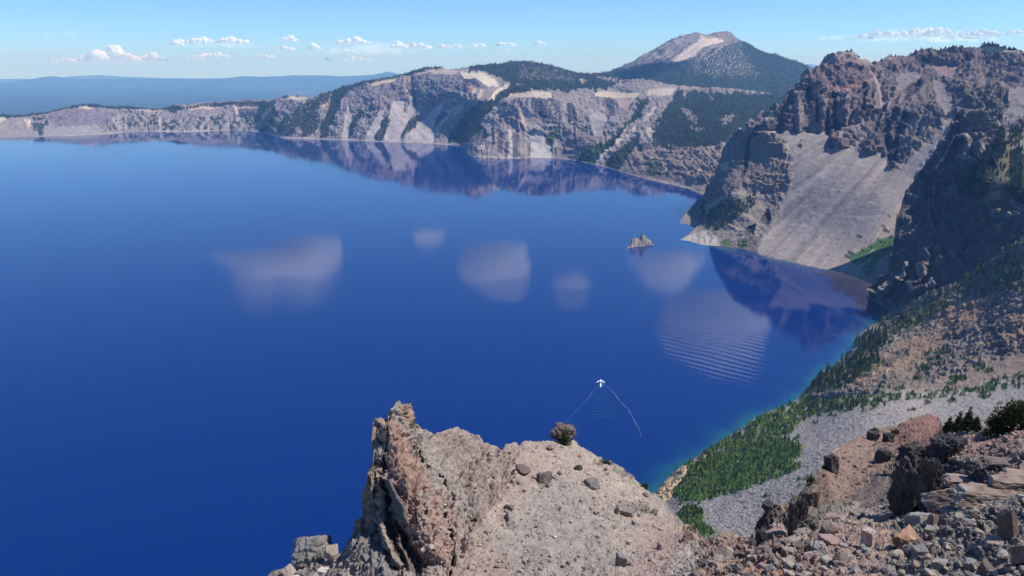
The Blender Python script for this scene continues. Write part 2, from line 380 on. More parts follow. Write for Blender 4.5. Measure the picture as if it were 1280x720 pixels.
    for pts in [[(855,117),(862,113),(858,121),(852,122)],[(850,135),(865,138),(872,150),(870,158),(860,150)],[(862,158),(880,161),(880,164),(863,163)],[(886,120),(892,122),(890,128)],[(900,150),(915,142),(922,146),(905,156)]]:
        P.poly(pts, (.33,.28,.235), w=3, brk=-.1, bs=2, a=.9, tree=.1)
    P.poly([(745,96),(770,98),(800,105),(842,108),(830,112),(800,109),(775,104),(755,102)], (.30,.25,.22), w=1.3, tree=.25, brk=-.2, bs=3)
    P.line([(842,108.5,.8),(900,113,.7),(952,117.5,.6)], (.32,.26,.22), w=.6)
    P.poly([(875,185),(885,182),(897,182),(890,188),(878,189)], (.52,.45,.36), w=1)
    # brown wall under the forest
    P.poly([(795,185),(830,186),(870,189),(900,184),(960,200),(960,300),(880,262),(860,238),(800,224),(780,213)], (.25,.205,.175), w=2, rough=.9)
    P.poly([(793,180),(812,180),(815,190),(800,193)], (.09,.08,.09), w=1.5)
    P.poly([(805,205),(820,200),(832,212),(826,222),(808,220)], (.075,.095,.05), w=3, tree=.5, a=.7)
    for (x,y) in [(842,222),(862,224),(880,215),(850,205),(873,198)]: P.line([(x-8,y-3,2),(x+6,y+2,2)], (.13,.11,.11), w=3, a=.8)
    P.line([(840,229,1.5),(862,235,1.8),(880,242,2)], (.30,.26,.23), w=1)
    # pale line along the water
    P.line([(x, y - .6, .55) for x, y in A_SHORE], (.40,.36,.32), w=.5, f=.8)
    P.c *= (1 + (.1 + .32 * P.rough) * fbm(PX / 2.4, PY / 2.2, oct=3, seed=19, gain=.8))[..., None]  # lit and dark specks of rough rock, put into the colour
    P.c = np.clip(P.c, .015, .8)
    return P
def a_relief(pos, PX, PY, P, T):
    x, y, z = pos[..., 0], pos[..., 1], pos[..., 2]
    u = x * .8 + y * .25 + z * .35            # gullies run down to the left
    rib = fbm(u / 210, z / 700, y / 900, oct=5, seed=3, gain=.55, ridged=True)
    r2 = fbm(u / 45, z / 90, y / 90, oct=4, seed=4, gain=.6)
    ledge = noise(z / 34 + .7 * r2, u / 500, seed=8)
    edge = sst(z, 0, 40)
    w1 = fbm(x / 600, y / 600, z / 900, oct=3, seed=26) * 2
    tr = terrace(z, 60., w1 + .4 * r2) * 20 + billow(x / 45, y / 45, z / 70, 4, 123, .6) * 17 + fbm(x / 34, z / 150, oct=3, seed=27, ridged=True) * 14
    return (P.rough * (rib * 46 + r2 * 9 + tr) + (1 - P.rough) * (rib * 14 + r2 * 3)) * (.15 + .85 * edge) - 6
sheet('caldera_rim', -80, 1060, .95, .8, A_TOP, A_BOT, a_ctrl(), a_paint, a_relief, M_FAR, albedo=.82, contrast=1.2, jag=.5, jscale=6, back=((60, -4), (500, -70), (2500, -500)), front=((40, -60),))

# ------------------------------------------------------------------ the mountain behind
B_TOP = [(690,104),(740,97),(765,89),(780,84),(800,72.5),(822,61),(840,51),(855,46),(866,43),(872,41.5),(880,44),(887,43.5),(895,43),(905,42),(912,43),(920,49),(935,56),(950,64),(975,71),(1000,80),(1020,88),(1060,98),(1110,108)]
def b_paint(PX, PY):
    P = Paint(PX, PY, FOREST, rough=.3, tree=.8, wscale=7)  # forest tone; on the right flank it also paints in a cloud's shadow
    P.poly([(775,88),(822,61),(840,51),(872,41),(912,42),(925,52),(905,60),(885,64),(868,72),(845,80),(825,80),(800,84)], (.185,.165,.155), w=3, tree=.05, rough=.6)
    for k in range(16):
        x = 790 + k * 6.4; P.line([(x+14,52+(100-k*5)*.14,.5),(x,64+(16-k)*1.2,.9)], (.11,.10,.10), w=2, a=.6)
    P.poly([(893,49),(905,52),(893,57),(882,60),(868,69),(853,77),(843,79),(838,76),(850,69),(862,60),(872,52),(880,46)], (.52,.43,.36), w=2.5, rough=.05, tree=0)
    P.poly([(845,50),(858,48),(850,58),(836,70),(828,72),(838,60)], (.27,.225,.20), w=2, tree=0)
    for k in range(9):
        x = 800 + k * 10; P.line([(868 + k * 3.5, 45, .4), (x + 22, 60, .8), (x, 76, 1.1)], (.38,.33,.29), w=3, a=.7, tree=0)
    P.poly([(905,62),(925,66),(940,82),(948,96),(925,98),(890,97),(868,90),(862,80),(880,66)], (.30,.27,.25), w=10, f=10, a=.8, brk=.06, bs=1.7, tree=.12)
    P.poly([(912,45),(925,50),(930,66),(915,66),(900,58)], (.16,.15,.14), w=2, brk=0, bs=2, tree=.15)
    P.c *= (1 + .2 * fbm(PX / 2, PY / 2, oct=3, seed=19))[..., None]
    return P
def b_relief(pos, PX, PY, P, T):
    x, y, z = pos[..., 0], pos[..., 1], pos[..., 2]
    return fbm(x / 300 + z / 500, z / 900, y / 900, oct=5, seed=5, ridged=True) * (20 + 40 * P.rough)
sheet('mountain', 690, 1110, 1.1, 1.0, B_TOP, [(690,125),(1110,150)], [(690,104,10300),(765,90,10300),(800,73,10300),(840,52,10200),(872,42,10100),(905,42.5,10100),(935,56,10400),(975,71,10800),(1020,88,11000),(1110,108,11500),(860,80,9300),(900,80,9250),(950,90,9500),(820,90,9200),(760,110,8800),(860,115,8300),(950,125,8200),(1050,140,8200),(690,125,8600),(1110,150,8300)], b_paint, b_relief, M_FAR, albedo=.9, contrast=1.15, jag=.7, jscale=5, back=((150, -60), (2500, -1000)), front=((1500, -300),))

# ------------------------------------------------------------------ small spit between the two coves
def s_paint(PX, PY):
    P = Paint(PX, PY, (.27,.235,.215), wscale=7)
    P.poly([(858,262),(880,258),(885,272),(868,272)], (.13,.115,.10), w=3, brk=0)
    P.c *= (1 + .3 * fbm(PX / 3, PY / 3, oct=4, seed=9, gain=.7))[..., None]
    return P
def s_relief(pos, PX, PY, P, T):
    x, y, z = pos[..., 0], pos[..., 1], pos[..., 2]
    return fbm(x / 60, y / 60, z / 60, oct=5, seed=6) * 14 * sst(z, 0, 20)
sheet('shore_spit', 849, 925, 1, 1, [(849,278),(855,269),(862,261),(870,252),(878,244),(885,234),(905,214),(925,200)], [(849,279),(860,281),(872,284),(880,286),(925,300)],
      shore((849,278.6),(855,280),(860,281),(872,284),(880,286),(878,243.5)) + [(885,234,3600),(862,262,3240),(870,254,3380),(905,214,3500),(925,200,3400),(905,250,3100),(925,290,2950)], s_paint, s_relief, M_MID, jag=1., jscale=4, back=((20, -14), (60, -60)), front=((30, -30),))

# ------------------------------------------------------------------ great cliff and scree on the right
C_TOP = [(843,303.5),(850,299),(858,294),(865,289),(872,283),(877,262),(882,240),(890,222),(898,205),(906,185),(915,167),(924,163),(933,157.5),(945,148),(961,138),(977,131.6),(981,125),(984,119),(989,112),(999,100),(1005,90),(1013,86.5),(1022,84.5),(1026,78),(1030,74),(1037,69),(1043,67.5),(1055,68.5),(1064,68),(1070,70),(1077,73),(1085,75),(1095,76),(1106,74),(1127,71),(1140,68),(1150,65),(1167,62.5),(1200,61.7),(1220,62),(1227,59),(1240,58),(1262,61),(1280,65),(1330,70),(1420,78)]
C_SHORE = [(843,304.5),(859,307),(880,308.5),(901,309.5),(929,312.5),(939,315),(952,319),(964,323),(986,327.5),(1008,333),(1026,336),(1044,339.5),(1060,344),(1073,348.5),(1093,357.5),(1110,368)]
C_BOT = C_SHORE + [(1140,385),(1200,385),(1420,385)]
def c_ctrl():
    c = shore(*C_SHORE)
    c += [(872,284,2960),(882,241,3420),(906,185,3330),(924,163,3260),(945,148,3240),(961,138,3280),(984,119,3300),(1005,90,3330),(1030,75,3330),(1055,69,3330),(1090,76,3400),(1140,69,3450),(1200,62,3400),(1260,61,3300),(1330,70,3150),(1420,78,2900)]
    c += [(950,163,3080),(1000,163,3040),(1050,163,3010),(1085,150,3060),(1110,165,3000),(1130,130,3120),(1160,85,3360),(1180,110,3180),(1240,85,3250),(1230,110,3020),(1280,110,2900),(1280,150,2500),(1230,140,2700),(1180,150,2850),(1150,200,2700),
          (900,240,3020),(930,230,2960),(915,200,3140),(940,185,3130),(900,285,2830),(960,230,2900),(970,280,2760),(1040,250,2700),(1040,300,2560),(1100,250,2590),(1100,310,2440),(1120,290,2500),(1200,250,2620),(1200,300,2450),(1420,200,2300),(1140,385,2000),(1280,385,1950),(1420,385,1900)]
    return c
def c_paint(PX, PY):
    P = Paint(PX, PY, (.175,.148,.138), rough=1, wscale=9)
    P.c *= (1 + .55 * fbm(PX / 5, PY / 4, oct=4, seed=9, gain=.75))[..., None]
    BR = (.19,.145,.13); DK = (.085,.072,.072)
    # main cliff
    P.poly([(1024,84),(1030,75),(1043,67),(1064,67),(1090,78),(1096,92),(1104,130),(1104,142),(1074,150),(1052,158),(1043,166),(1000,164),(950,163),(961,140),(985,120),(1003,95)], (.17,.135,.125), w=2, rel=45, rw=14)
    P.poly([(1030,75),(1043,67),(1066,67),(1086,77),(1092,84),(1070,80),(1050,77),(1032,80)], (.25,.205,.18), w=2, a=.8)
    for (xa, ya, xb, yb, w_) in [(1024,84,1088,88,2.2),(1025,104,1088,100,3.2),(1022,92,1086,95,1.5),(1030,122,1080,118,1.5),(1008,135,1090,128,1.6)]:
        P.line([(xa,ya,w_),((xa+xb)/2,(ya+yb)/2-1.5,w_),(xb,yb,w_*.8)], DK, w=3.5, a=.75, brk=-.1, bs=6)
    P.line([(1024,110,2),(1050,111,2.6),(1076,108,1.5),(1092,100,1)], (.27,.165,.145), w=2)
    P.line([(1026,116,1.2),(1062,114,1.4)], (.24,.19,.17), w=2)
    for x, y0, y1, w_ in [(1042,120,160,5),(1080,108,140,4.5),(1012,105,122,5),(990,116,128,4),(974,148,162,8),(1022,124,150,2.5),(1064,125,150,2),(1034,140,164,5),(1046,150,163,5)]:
        P.line([(x,y0,w_*.6),(x-1,y1,w_)], (.085,.07,.07), w=5, a=.75, rel=-60, rw=5)  # slots in the cliff: shadow put into the colour along with the relief
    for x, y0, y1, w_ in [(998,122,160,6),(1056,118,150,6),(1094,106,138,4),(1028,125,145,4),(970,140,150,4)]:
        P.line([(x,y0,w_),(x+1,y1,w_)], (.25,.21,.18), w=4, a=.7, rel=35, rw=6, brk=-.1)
    # left ridge head, pale rocks against forest
    P.poly([(915,167),(945,149),(962,138),(975,133),(965,150),(950,162),(935,172),(928,200),(915,225),(900,230),(900,200)], (.19,.165,.15), w=3)
    for pts in [[(945,160),(957,150),(963,156),(952,163),(940,180),(936,205),(928,228),(924,222),(932,195),(934,175)],[(968,140),(980,135),(990,140),(985,155),(975,160),(966,155)]]:
        P.poly(pts, (.10,.085,.09), w=3, rel=-18, rw=4)  # rib faces in shadow, the shade painted into their colour
    for pts in [[(925,160),(932,157),(934,162),(927,164)],[(898,206),(908,203),(912,212),(902,214)],[(956,148),(968,146),(966,154),(958,156)]]: P.poly(pts, (.42,.36,.29), w=1.5, a=.8)
    # rocky headland above the point
    P.poly([(940,172),(955,166),(972,168),(985,185),(985,215),(975,235),(960,238),(945,235),(932,230),(938,200)], (.215,.175,.145), w=4, f=4)
    P.poly([(975,180),(990,190),(988,225),(975,235),(968,210)], (.19,.165,.125), w=4, a=.7)
    P.line([(885,262,3),(905,248,4),(930,240,3)], (.27,.24,.22), w=2, rough=.2)
    P.poly([(870,283),(885,262),(910,245),(950,240),(965,255),(960,290),(930,300),(890,300),(860,296)], (.235,.205,.18), w=3, rough=.7)
    P.poly([(884,268),(900,252),(925,250),(945,240),(942,258),(925,270),(905,285),(895,290),(882,284)], (.075,.08,.05), w=3, tree=.75, a=.8, brk=-.15, bs=4)
    P.poly([(843,304),(858,294),(885,288),(898,296),(900,309),(860,308)], (.34,.315,.285), w=2, rough=1)
    for x in (866,874,881,889): P.line([(x,293,.6),(x-1,303,.9)], (.13,.12,.115), w=2, a=.7)
    P.poly([(902,300),(912,298),(913,306),(903,307)], (.09,.14,.05), w=2); P.poly([(921,302),(933,299),(935,306),(924,309)], (.08,.14,.045), w=2, tree=.2)
    for pts in [[(952,270),(960,258),(965,275),(958,284),(950,278)],[(932,285),(945,280),(942,295),(930,294)],[(906,240),(914,236),(912,246)]]:
        P.poly(pts, (.09,.08,.085), w=2, rel=-20, rw=4)
    P.rough = P.rough * (1 - .5 * sst(P.X, 985, 960) * sst(P.Y, 160, 175))
    # scree
    SP = [(950,164),(1000,163),(1040,167),(1065,184),(1072,190),(1110,192),(1112,213),(1120,212),(1140,192),(1158,180),(1172,168),(1184,150),(1184,140),(1196,145),(1185,165),(1165,190),(1145,222),(1128,265),(1130,300),(1125,330),(1110,350),(1093,358),(1044,341),(1008,334),(946,319),(952,300),(966,280),(976,250),(990,225),(988,195),(975,172)]
    P.poly(SP, (.262,.232,.214), w=5, f=7, rough=.05)
    ang = np.arctan2(PY - 60, PX - 1230 + .35 * (PY - 60)); rad = np.hypot(PY - 60, PX - 1230)
    P2 = Paint(PX, PY, (0,0,0), wscale=9); P2.poly(SP, (1,1,1), w=4.5, f=3); k = P2.c[..., 0]
    streak = fbm(ang * 75 + .05 * P.wx, rad / 170, oct=4, seed=41, gain=.65)
    st2 = fbm(ang * 150, rad / 120, oct=3, seed=43, gain=.7)
    st3 = fbm(ang * 16, rad / 260, oct=2, seed=47)
    P.c *= (1 + k * (.34 * streak + .16 * st2 + .42 * st3))[..., None]; P.c += (k * st3)[..., None] * np.array((.02, .004, -.008))
    P.rel += k * streak * 1.6
    for pts, c in [([(985,175,1.5),(980,230,1.5),(976,285,1)], (.33,.26,.235)),([(998,175,1),(992,215,1.5),(985,245,1)], (.33,.265,.24)),([(1013,185,1.2),(1003,235,1.3)], (.30,.25,.23)),
                   ([(1102,200,2),(1090,218,1.5),(1072,240,1)], (.33,.26,.23)),([(1084,165,1),(1060,195,5),(1030,230,9),(1005,290,12)], (.27,.245,.237)),([(1182,165,5),(1150,205,9),(1110,255,12),(1070,300,9)], (.225,.21,.215)),
                   ([(960,190,7),(970,220,5)], (.21,.18,.14)),([(1150,222,1),(1132,246,1.3),(1112,270,.8)], (.30,.26,.235))]:
        P.line(pts, c, w=2, f=4, a=.6)
    P.poly([(998,176),(1002,174),(1007,179),(1003,185),(999,181)], (.19,.13,.12), w=3, rough=.8, rel=10, rw=3, brk=-.1, bs=2)
    for (x,y,r) in [(1049,240,1.2),(1020,259,.8),(1012,273,.7),(1105,282,1.5),(1112,270,1.2),(1075,295,2),(1108,287,2.5),(1060,320,2.5),(1035,318,1),(1066,316,3)]: P.line([(x-r,y,r),(x+r,y+r,r*.7)], (.09,.08,.075), w=2)
    P.poly([(1060,322),(1085,308),(1105,297),(1120,295),(1118,310),(1100,325),(1092,340),(1085,346),(1078,338),(1092,322),(1070,332)], (.075,.135,.05), w=3, f=2, tree=.05)
    P.line([(1092,312,.7),(1078,322,.9),(1070,330,.8)], (.27,.24,.21), w=1); P.line([(1112,318,.7),(1096,331,.9),(1080,338,.8)], (.27,.24,.21), w=1)
    P.line([(1118,297,1.5),(1140,290,2),(1152,286,1)], (.09,.12,.05), w=1.5)
    P.line([(943,317,.8),(990,328,.9),(1044,339,.9),(1090,356,1)], (.26,.24,.22), w=1)
    # rocks standing in the scree
    for pts in [[(1036,168),(1050,164),(1062,174),(1062,184),(1048,187),(1038,184)],[(1074,186),(1083,175),(1100,163),(1108,172),(1107,187),(1094,194),(1079,193)],[(1104,190),(1118,188),(1118,196),(1106,196)]]:
        P.poly(pts, (.16,.125,.12), w=2, rough=1, rel=55, rw=7)
    P.line([(1037,170,2),(1040,184,3)], DK, w=2); P.line([(1077,185,2),(1092,192,2)], DK, w=2, a=.7)  # shaded left edges of these rocks, put into the colour
    P.line([(1052,168,4),(1070,158,5),(1085,150,4)], (.235,.20,.19), w=2)
    # chute right of the main cliff
    P.line([(1087,85,2),(1097,103,3),(1103,122,4),(1105,142,4.5),(1098,152,3)], (.275,.215,.205), w=2, rough=.1, rel=-20, rw=4)
    P.line([(1140,100,2),(1125,115,3),(1112,135,4),(1104,146,3)], (.245,.205,.20), w=2, rough=.1)
    # rocks between the chutes
    P.poly([(1104,150),(1118,122),(1130,108),(1150,98),(1168,104),(1176,125),(1188,140),(1182,152),(1160,172),(1140,190),(1128,205),(1114,212),(1108,205),(1112,180),(1100,165)], (.17,.145,.13), w=3, rel=30, rw=12)
    for pts in [[(1104,135,3),(1092,165,4)],[(1120,140,5),(1105,165,7),(1112,190,5),(1112,205,3)],[(1148,108,5),(1133,120,5)],[(1132,146,4),(1122,165,5),(1118,200,4)],[(1150,160,3),(1146,172,4)]]: P.line(pts, (.075,.066,.07), w=4, rel=-55, rw=6, a=.9)  # left sides darkened: shade painted in beside the cut relief
    P.poly([(1138,150),(1160,148),(1172,158),(1155,178),(1138,190),(1128,180)], (.24,.215,.175), w=3, brk=-.1, bs=2.5)
    P.poly([(1120,108),(1134,116),(1124,135),(1112,145)], (.245,.185,.165), w=3, a=.8)
    # upper rim on the right: cliff band, ledges, strata
    P.poly([(1092,80),(1140,72),(1152,67),(1225,62),(1222,78),(1200,83),(1160,80),(1150,86),(1110,88)], (.165,.13,.125), w=2, rel=15, rw=6)
    P.poly([(1142,72),(1165,68),(1163,80),(1152,85),(1146,82)], (.085,.075,.08), w=2, rel=-15, rw=4)
    P.line([(1212,64,2.5),(1210,74,3)], (.095,.082,.088), w=2)
    P.poly([(1162,82),(1200,82),(1196,90),(1188,98),(1176,92)], (.29,.205,.19), w=1.5, rough=.15)
    P.poly([(1120,95),(1140,90),(1160,95),(1150,100),(1135,108),(1122,118)], (.235,.20,.19), w=2.5, rough=.3)
    P.poly([(1166,100),(1184,105),(1190,120),(1190,140),(1184,146),(1172,126)], (.225,.195,.19), w=2, rough=.15)
    P.poly([(1220,62),(1262,62),(1280,68),(1420,80),(1420,104),(1280,96),(1200,98),(1196,90),(1222,80)], (.175,.145,.14), w=2)
    for y, a_ in [(82,1.5),(88,1.3),(94,2.0),(101,1.5),(107,1.2)]:
        P.line([(1190,y+2,a_),(1225,y-1,a_),(1262,y+3,a_),(1300,y-3,a_)], (.095,.082,.088), w=4, a=.75, brk=-.05, bs=7)
    for y in (91,98,104,110): P.line([(1196,y,1),(1230,y,1.4),(1262,y+3,1.2)], (.255,.215,.205), w=3, a=.7, brk=-.1, bs=7)
    P.poly([(1222,59),(1262,61),(1300,67),(1300,70),(1262,65),(1226,63)], (.42,.37,.29), w=1, rough=.1)
    P.poly([(1037,68),(1066,67),(1090,76),(1120,74),(1120,76),(1092,79),(1064,71)], (.33,.275,.22), w=1, a=.8)
    for pts in [[(1180,104,3),(1196,112,3)],[(1186,118,3),(1200,116,4)],[(1204,120,3),(1218,114,4)]]: P.line(pts, (.10,.088,.09), w=3, a=.8)
    P.poly([(1200,112),(1250,108),(1262,118),(1258,150),(1230,160),(1205,135)], (.13,.12,.095), w=4, brk=-.1, bs=3, tree=.45)
    P.poly([(1262,112),(1300,100),(1420,110),(1420,170),(1290,160),(1262,172),(1250,160),(1260,130)], (.235,.21,.20), w=3, rough=.3)
    P.poly([(1262,112),(1300,100),(1420,110),(1420,170),(1290,160),(1262,172),(1250,160),(1260,130)], (.12,.105,.095), w=3, brk=.12, bs=2.2, a=.6)
    P.c *= (1 + (.06 + .34 * P.rough) * fbm(PX / 2.6, PY / 2.2, oct=3, seed=19, gain=.8))[..., None]  # rough rock speckled with painted light and dark facets
    P.c = np.clip(P.c, .015, .8)
    return P
def c_relief(pos, PX, PY, P, T):
    x, y, z = pos[..., 0], pos[..., 1], pos[..., 2]
    u = x * .8 - y * .25
    rib = fbm(u / 95 + z / 260, z / 240, y / 300, oct=5, seed=13, gain=.58, ridged=True)
    r2 = fbm(x / 26, y / 26, z / 26, oct=4, seed=14, gain=.6)
    ledge = noise(z / 16 + .6 * r2, u / 220, seed=18)
    edge = sst(z, 0, 25)
    R = P.rough
    w1 = fbm(x / 260, y / 260, z / 500, oct=3, seed=15) * 2.2; mod = sst(noise(x / 120, y / 120, z / 120, seed=16), -.5, .3)
    tr = terrace(z, 36., w1 * .55 + .25 * r2) * 27 * mod + terrace(z, 15., w1 * 1.5 + r2 * .6) * 7 * mod
    flute = fbm(u / 16, z / 60, y / 60, oct=3, seed=17, gain=.6, ridged=True) * 9 * sst(noise(x / 150, y / 150, z / 60, seed=19), -.4, .3) + billow(x / 22, y / 22, z / 26, 4, 121, .6) * 9
    return (R * (rib * 25 + r2 * 6 + tr + flute) + (1 - R) * (r2 * .8)) * (.1 + .9 * edge) - 8 * R
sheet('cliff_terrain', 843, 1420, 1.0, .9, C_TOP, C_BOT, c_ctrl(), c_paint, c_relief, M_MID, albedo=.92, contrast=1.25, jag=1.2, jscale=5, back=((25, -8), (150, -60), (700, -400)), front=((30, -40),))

# ------------------------------------------------------------------ shaded buttress with the meadow on its shoulder
D1_TOP = [(1080,371),(1087,368),(1095,360),(1105,350),(1112,338),(1120,326),(1128,314),(1133,305),(1140,296),(1148,289),(1150,280),(1138,277),(1128,272),(1124,262),(1128,248),(1138,232),(1146,222),(1158,205),(1164,196),(1172,185),(1182,172),(1188,158),(1194,146),(1202,138),(1212,137),(1224,145),(1232,152),(1245,160),(1258,166),(1268,158),(1280,150),(1320,130),(1400,110)]
# keep the outline single-valued
D1_TOP = [(1080,371),(1087,368),(1095,360),(1105,350),(1112,338),(1119,322),(1122,300),(1124,277),(1128,250),(1138,232),(1146,222),(1158,205),(1164,196),(1172,185),(1182,172),(1188,158),(1194,146),(1202,138),(1212,137),(1224,145),(1232,152),(1245,160),(1258,166),(1268,158),(1280,150),(1320,146),(1400,144)]
def d1_ctrl():
    c = shore((1080,371.5),(1088,374),(1096,379),(1104,384),(1113,389))
    for (x, y, X) in [(1124,277,1002),(1119,322,965),(1128,250,1045),(1146,222,1105),(1172,185,1150),(1194,146,1210),(1212,137,1240),(1224,145,1250),(1200,180,1205),(1212,205,1175),(1180,235,1155),(1200,260,1125),(1160,280,1065),(1150,330,985),(1125,350,938),(1160,370,940),(1200,300,1060),(1220,330,1015),(1238,250,1120),(1262,262,1095),(1280,280,1050),(1280,320,970),(1400,300,980),(1400,260,1010),(1200,390,945),(1300,390,950),(1400,390,950)]:
        c.append((x, y, 1044.0 * X / (x - 640)))
    c += [(1245,160,2230),(1250,200,2030),(1245,233,1900),(1280,150,2260),(1280,172,2170),(1280,200,2010),(1280,240,1820),(1400,150,2200),(1400,200,1950)]
    return c
def d1_paint(PX, PY):
    P = Paint(PX, PY, (.165,.143,.13), rough=1, wscale=8)
    P.c *= (1 + .4 * fbm(PX / 4, PY / 5, oct=4, seed=9, gain=.7))[..., None]
    LR = (.33,.285,.245)  # sunlit ribs: the light is put into their rock colour
    P.poly([(1188,150),(1200,138),(1215,138),(1250,160),(1258,168),(1245,180),(1225,178),(1205,170),(1185,172)], (.19,.17,.135), w=3, brk=-.15, bs=4)
    for pts in [[(1201,180,3),(1210,172,4),(1216,185,5),(1212,202,4)],[(1190,178,2.5),(1184,195,3),(1176,212,4)],[(1232,182,4),(1226,196,4),(1220,206,3)],[(1182,215,5),(1200,212,5)],
                [(1190,155,3),(1184,164,2)],[(1172,228,4),(1186,231,4)],[(1150,230,3),(1160,228,3)],[(1170,240,2.5),(1167,255,2.5),(1172,270,3)],[(1160,250,1.5),(1163,275,2),(1170,290,3)],[(1148,245,2),(1152,262,1.5)],
                [(1178,262,2),(1185,275,3),(1178,290,2)],[(1135,335,4),(1132,350,4),(1122,362,4),(1108,370,5),(1095,368,4)],[(1168,300,2),(1165,320,2.5),(1160,340,3),(1150,350,5),(1140,362,6)],
                [(1235,270,2),(1240,282,2)],[(1258,268,3),(1250,280,3)],[(1265,278,3),(1270,272,2)],[(1200,285,3),(1205,300,3)],[(1212,300,2),(1208,312,2)],[(1198,325,2),(1206,318,2)],[(1150,368,5),(1175,362,3)]]:
        P.line(pts, LR, w=4, a=.9, brk=-.2, bs=3, rel=70, rw=5)
    for pts in [[(1199,148,4),(1210,158,5),(1190,170,5)],[(1178,190,4),(1165,205,4),(1150,222,4)],[(1200,208,3),(1196,190,4)],[(1232,205,5),(1245,185,3)],[(1140,280,8),(1150,265,6)],[(1150,310,9),(1140,325,6)],[(1195,260,10),(1210,280,12),(1190,320,10)],[(1230,260,8),(1220,330,12)]]:
        P.line(pts, (.12,.105,.10), w=4, a=.6, rel=-14, rw=6)  # shadowed breaks of the wall, shade put into the colour
    P.poly([(1239,219),(1250,205),(1253,190),(1250,176),(1264,168),(1280,163),(1400,130),(1400,260),(1290,240),(1262,236),(1256,250),(1244,250),(1238,240)], (.185,.165,.085), w=2.5, rough=.1, tree=.12)
    P.poly([(1255,165),(1280,160),(1330,140),(1330,185),(1275,185),(1262,190),(1258,178)], (.23,.20,.15), w=3, rough=.1)
    P.poly([(1241,240),(1256,237),(1254,250),(1242,250)], (.42,.31,.21), w=2, rough=.1)
    P.line([(1244,222,.5),(1262,225,.6)], (.34,.27,.18), w=1)
    P.poly([(1248,166),(1256,172),(1258,186),(1250,205),(1240,220),(1238,244),(1225,252),(1206,245),(1205,222),(1222,212),(1240,195)], (.035,.045,.027), w=3, tree=1)
    P.poly([(1262,200),(1275,195),(1400,190),(1400,270),(1290,262),(1265,250),(1262,228)], (.035,.045,.027), w=3, tree=.9)
    P.poly([(1262,165),(1280,160),(1300,150),(1300,178),(1268,180)], (.035,.045,.027), w=3, tree=.9, brk=-.1)
    P.poly([(1262,196),(1270,184),(1278,188),(1268,200)], (.035,.045,.027), w=2, tree=.8)
    P.poly([(1205,245),(1240,250),(1280,262),(1280,300),(1180,300),(1180,260)], None, w=4, tree=.15)
    P.poly([(1188,235),(1200,240),(1195,252),(1186,250)], (.32,.28,.25), w=2, a=.6)
    return P
def d1_relief(pos, PX, PY, P, T):
    x, y, z = pos[..., 0], pos[..., 1], pos[..., 2]
    rib = fbm(y / 75 + z / 200 + x / 200, z / 190, x / 200, oct=5, seed=23, gain=.58, ridged=True)
    r2 = fbm(x / 18, y / 18, z / 18, oct=4, seed=24, gain=.6)
    w1 = fbm(x / 200, y / 200, z / 400, oct=3, seed=25) * 2
    tr = terrace(z, 26., w1 + .4 * r2) * 9 + billow(x / 18, y / 18, z / 24, 4, 125, .6) * 12 + fbm((y - x * .3) / 11, z / 55, oct=3, seed=27, ridged=True) * 5
    return (P.rough * (rib * 46 + r2 * 9 + tr) + (1 - P.rough) * (r2 * .8)) * (.1 + .9 * sst(z, 0, 25)) - 6 * P.rough
sheet('buttress_terrain', 1080, 1400, 1.0, .95, D1_TOP, [(1080,372),(1096,380),(1113,390),(1140,400),(1400,400)], d1_ctrl(), d1_paint, d1_relief, M_MID, albedo=.8, jag=1.5, jscale=5, back=((12, -20), (60, -150), (140, -450)), front=((25, -40),))

# ------------------------------------------------------------------ near slope, boulder field and wooded point
D2_SH = [(760,690),(780,665),(800,640),(820,614),(835,597),(852,582),(870,572),(887,561),(900,552),(927,535),(945,522),(970,511),(992,501),(1000,496),(1010,486),(1020,477),(1024,466),(1040,458),(1054,446),(1066,436),(1068,428),(1078,415),(1100,401),(1113,388.5)]
D2_TOP = D2_SH + [(1125,382),(1140,375),(1163,366),(1203,352),(1235,330),(1258,315),(1280,298),(1330,288),(1400,282)]
def d2_ctrl():
    c = shore(*D2_SH)
    c += [(1163,366,1800),(1203,352,1700),(1235,330,1620),(1280,298,1520),(1400,282,1420),(1280,400,1290),(1280,470,1130),(1150,480,1240),(1120,430,1500),(1200,400,1470),(1080,450,1480),(1060,480,1350),(1400,340,1330),(1400,450,1080),
          (1130,500,1130),(1050,505,1210),(1280,520,960),(1400,520,800),(1100,560,930),(950,640,900),(900,680,850),(820,700,880),(760,720,900),(1000,560,1060),(950,570,1110),(900,620,1010),(1280,620,700),(1400,640,650),(1100,650,740),(950,740,720),(800,740,800)]
    return c
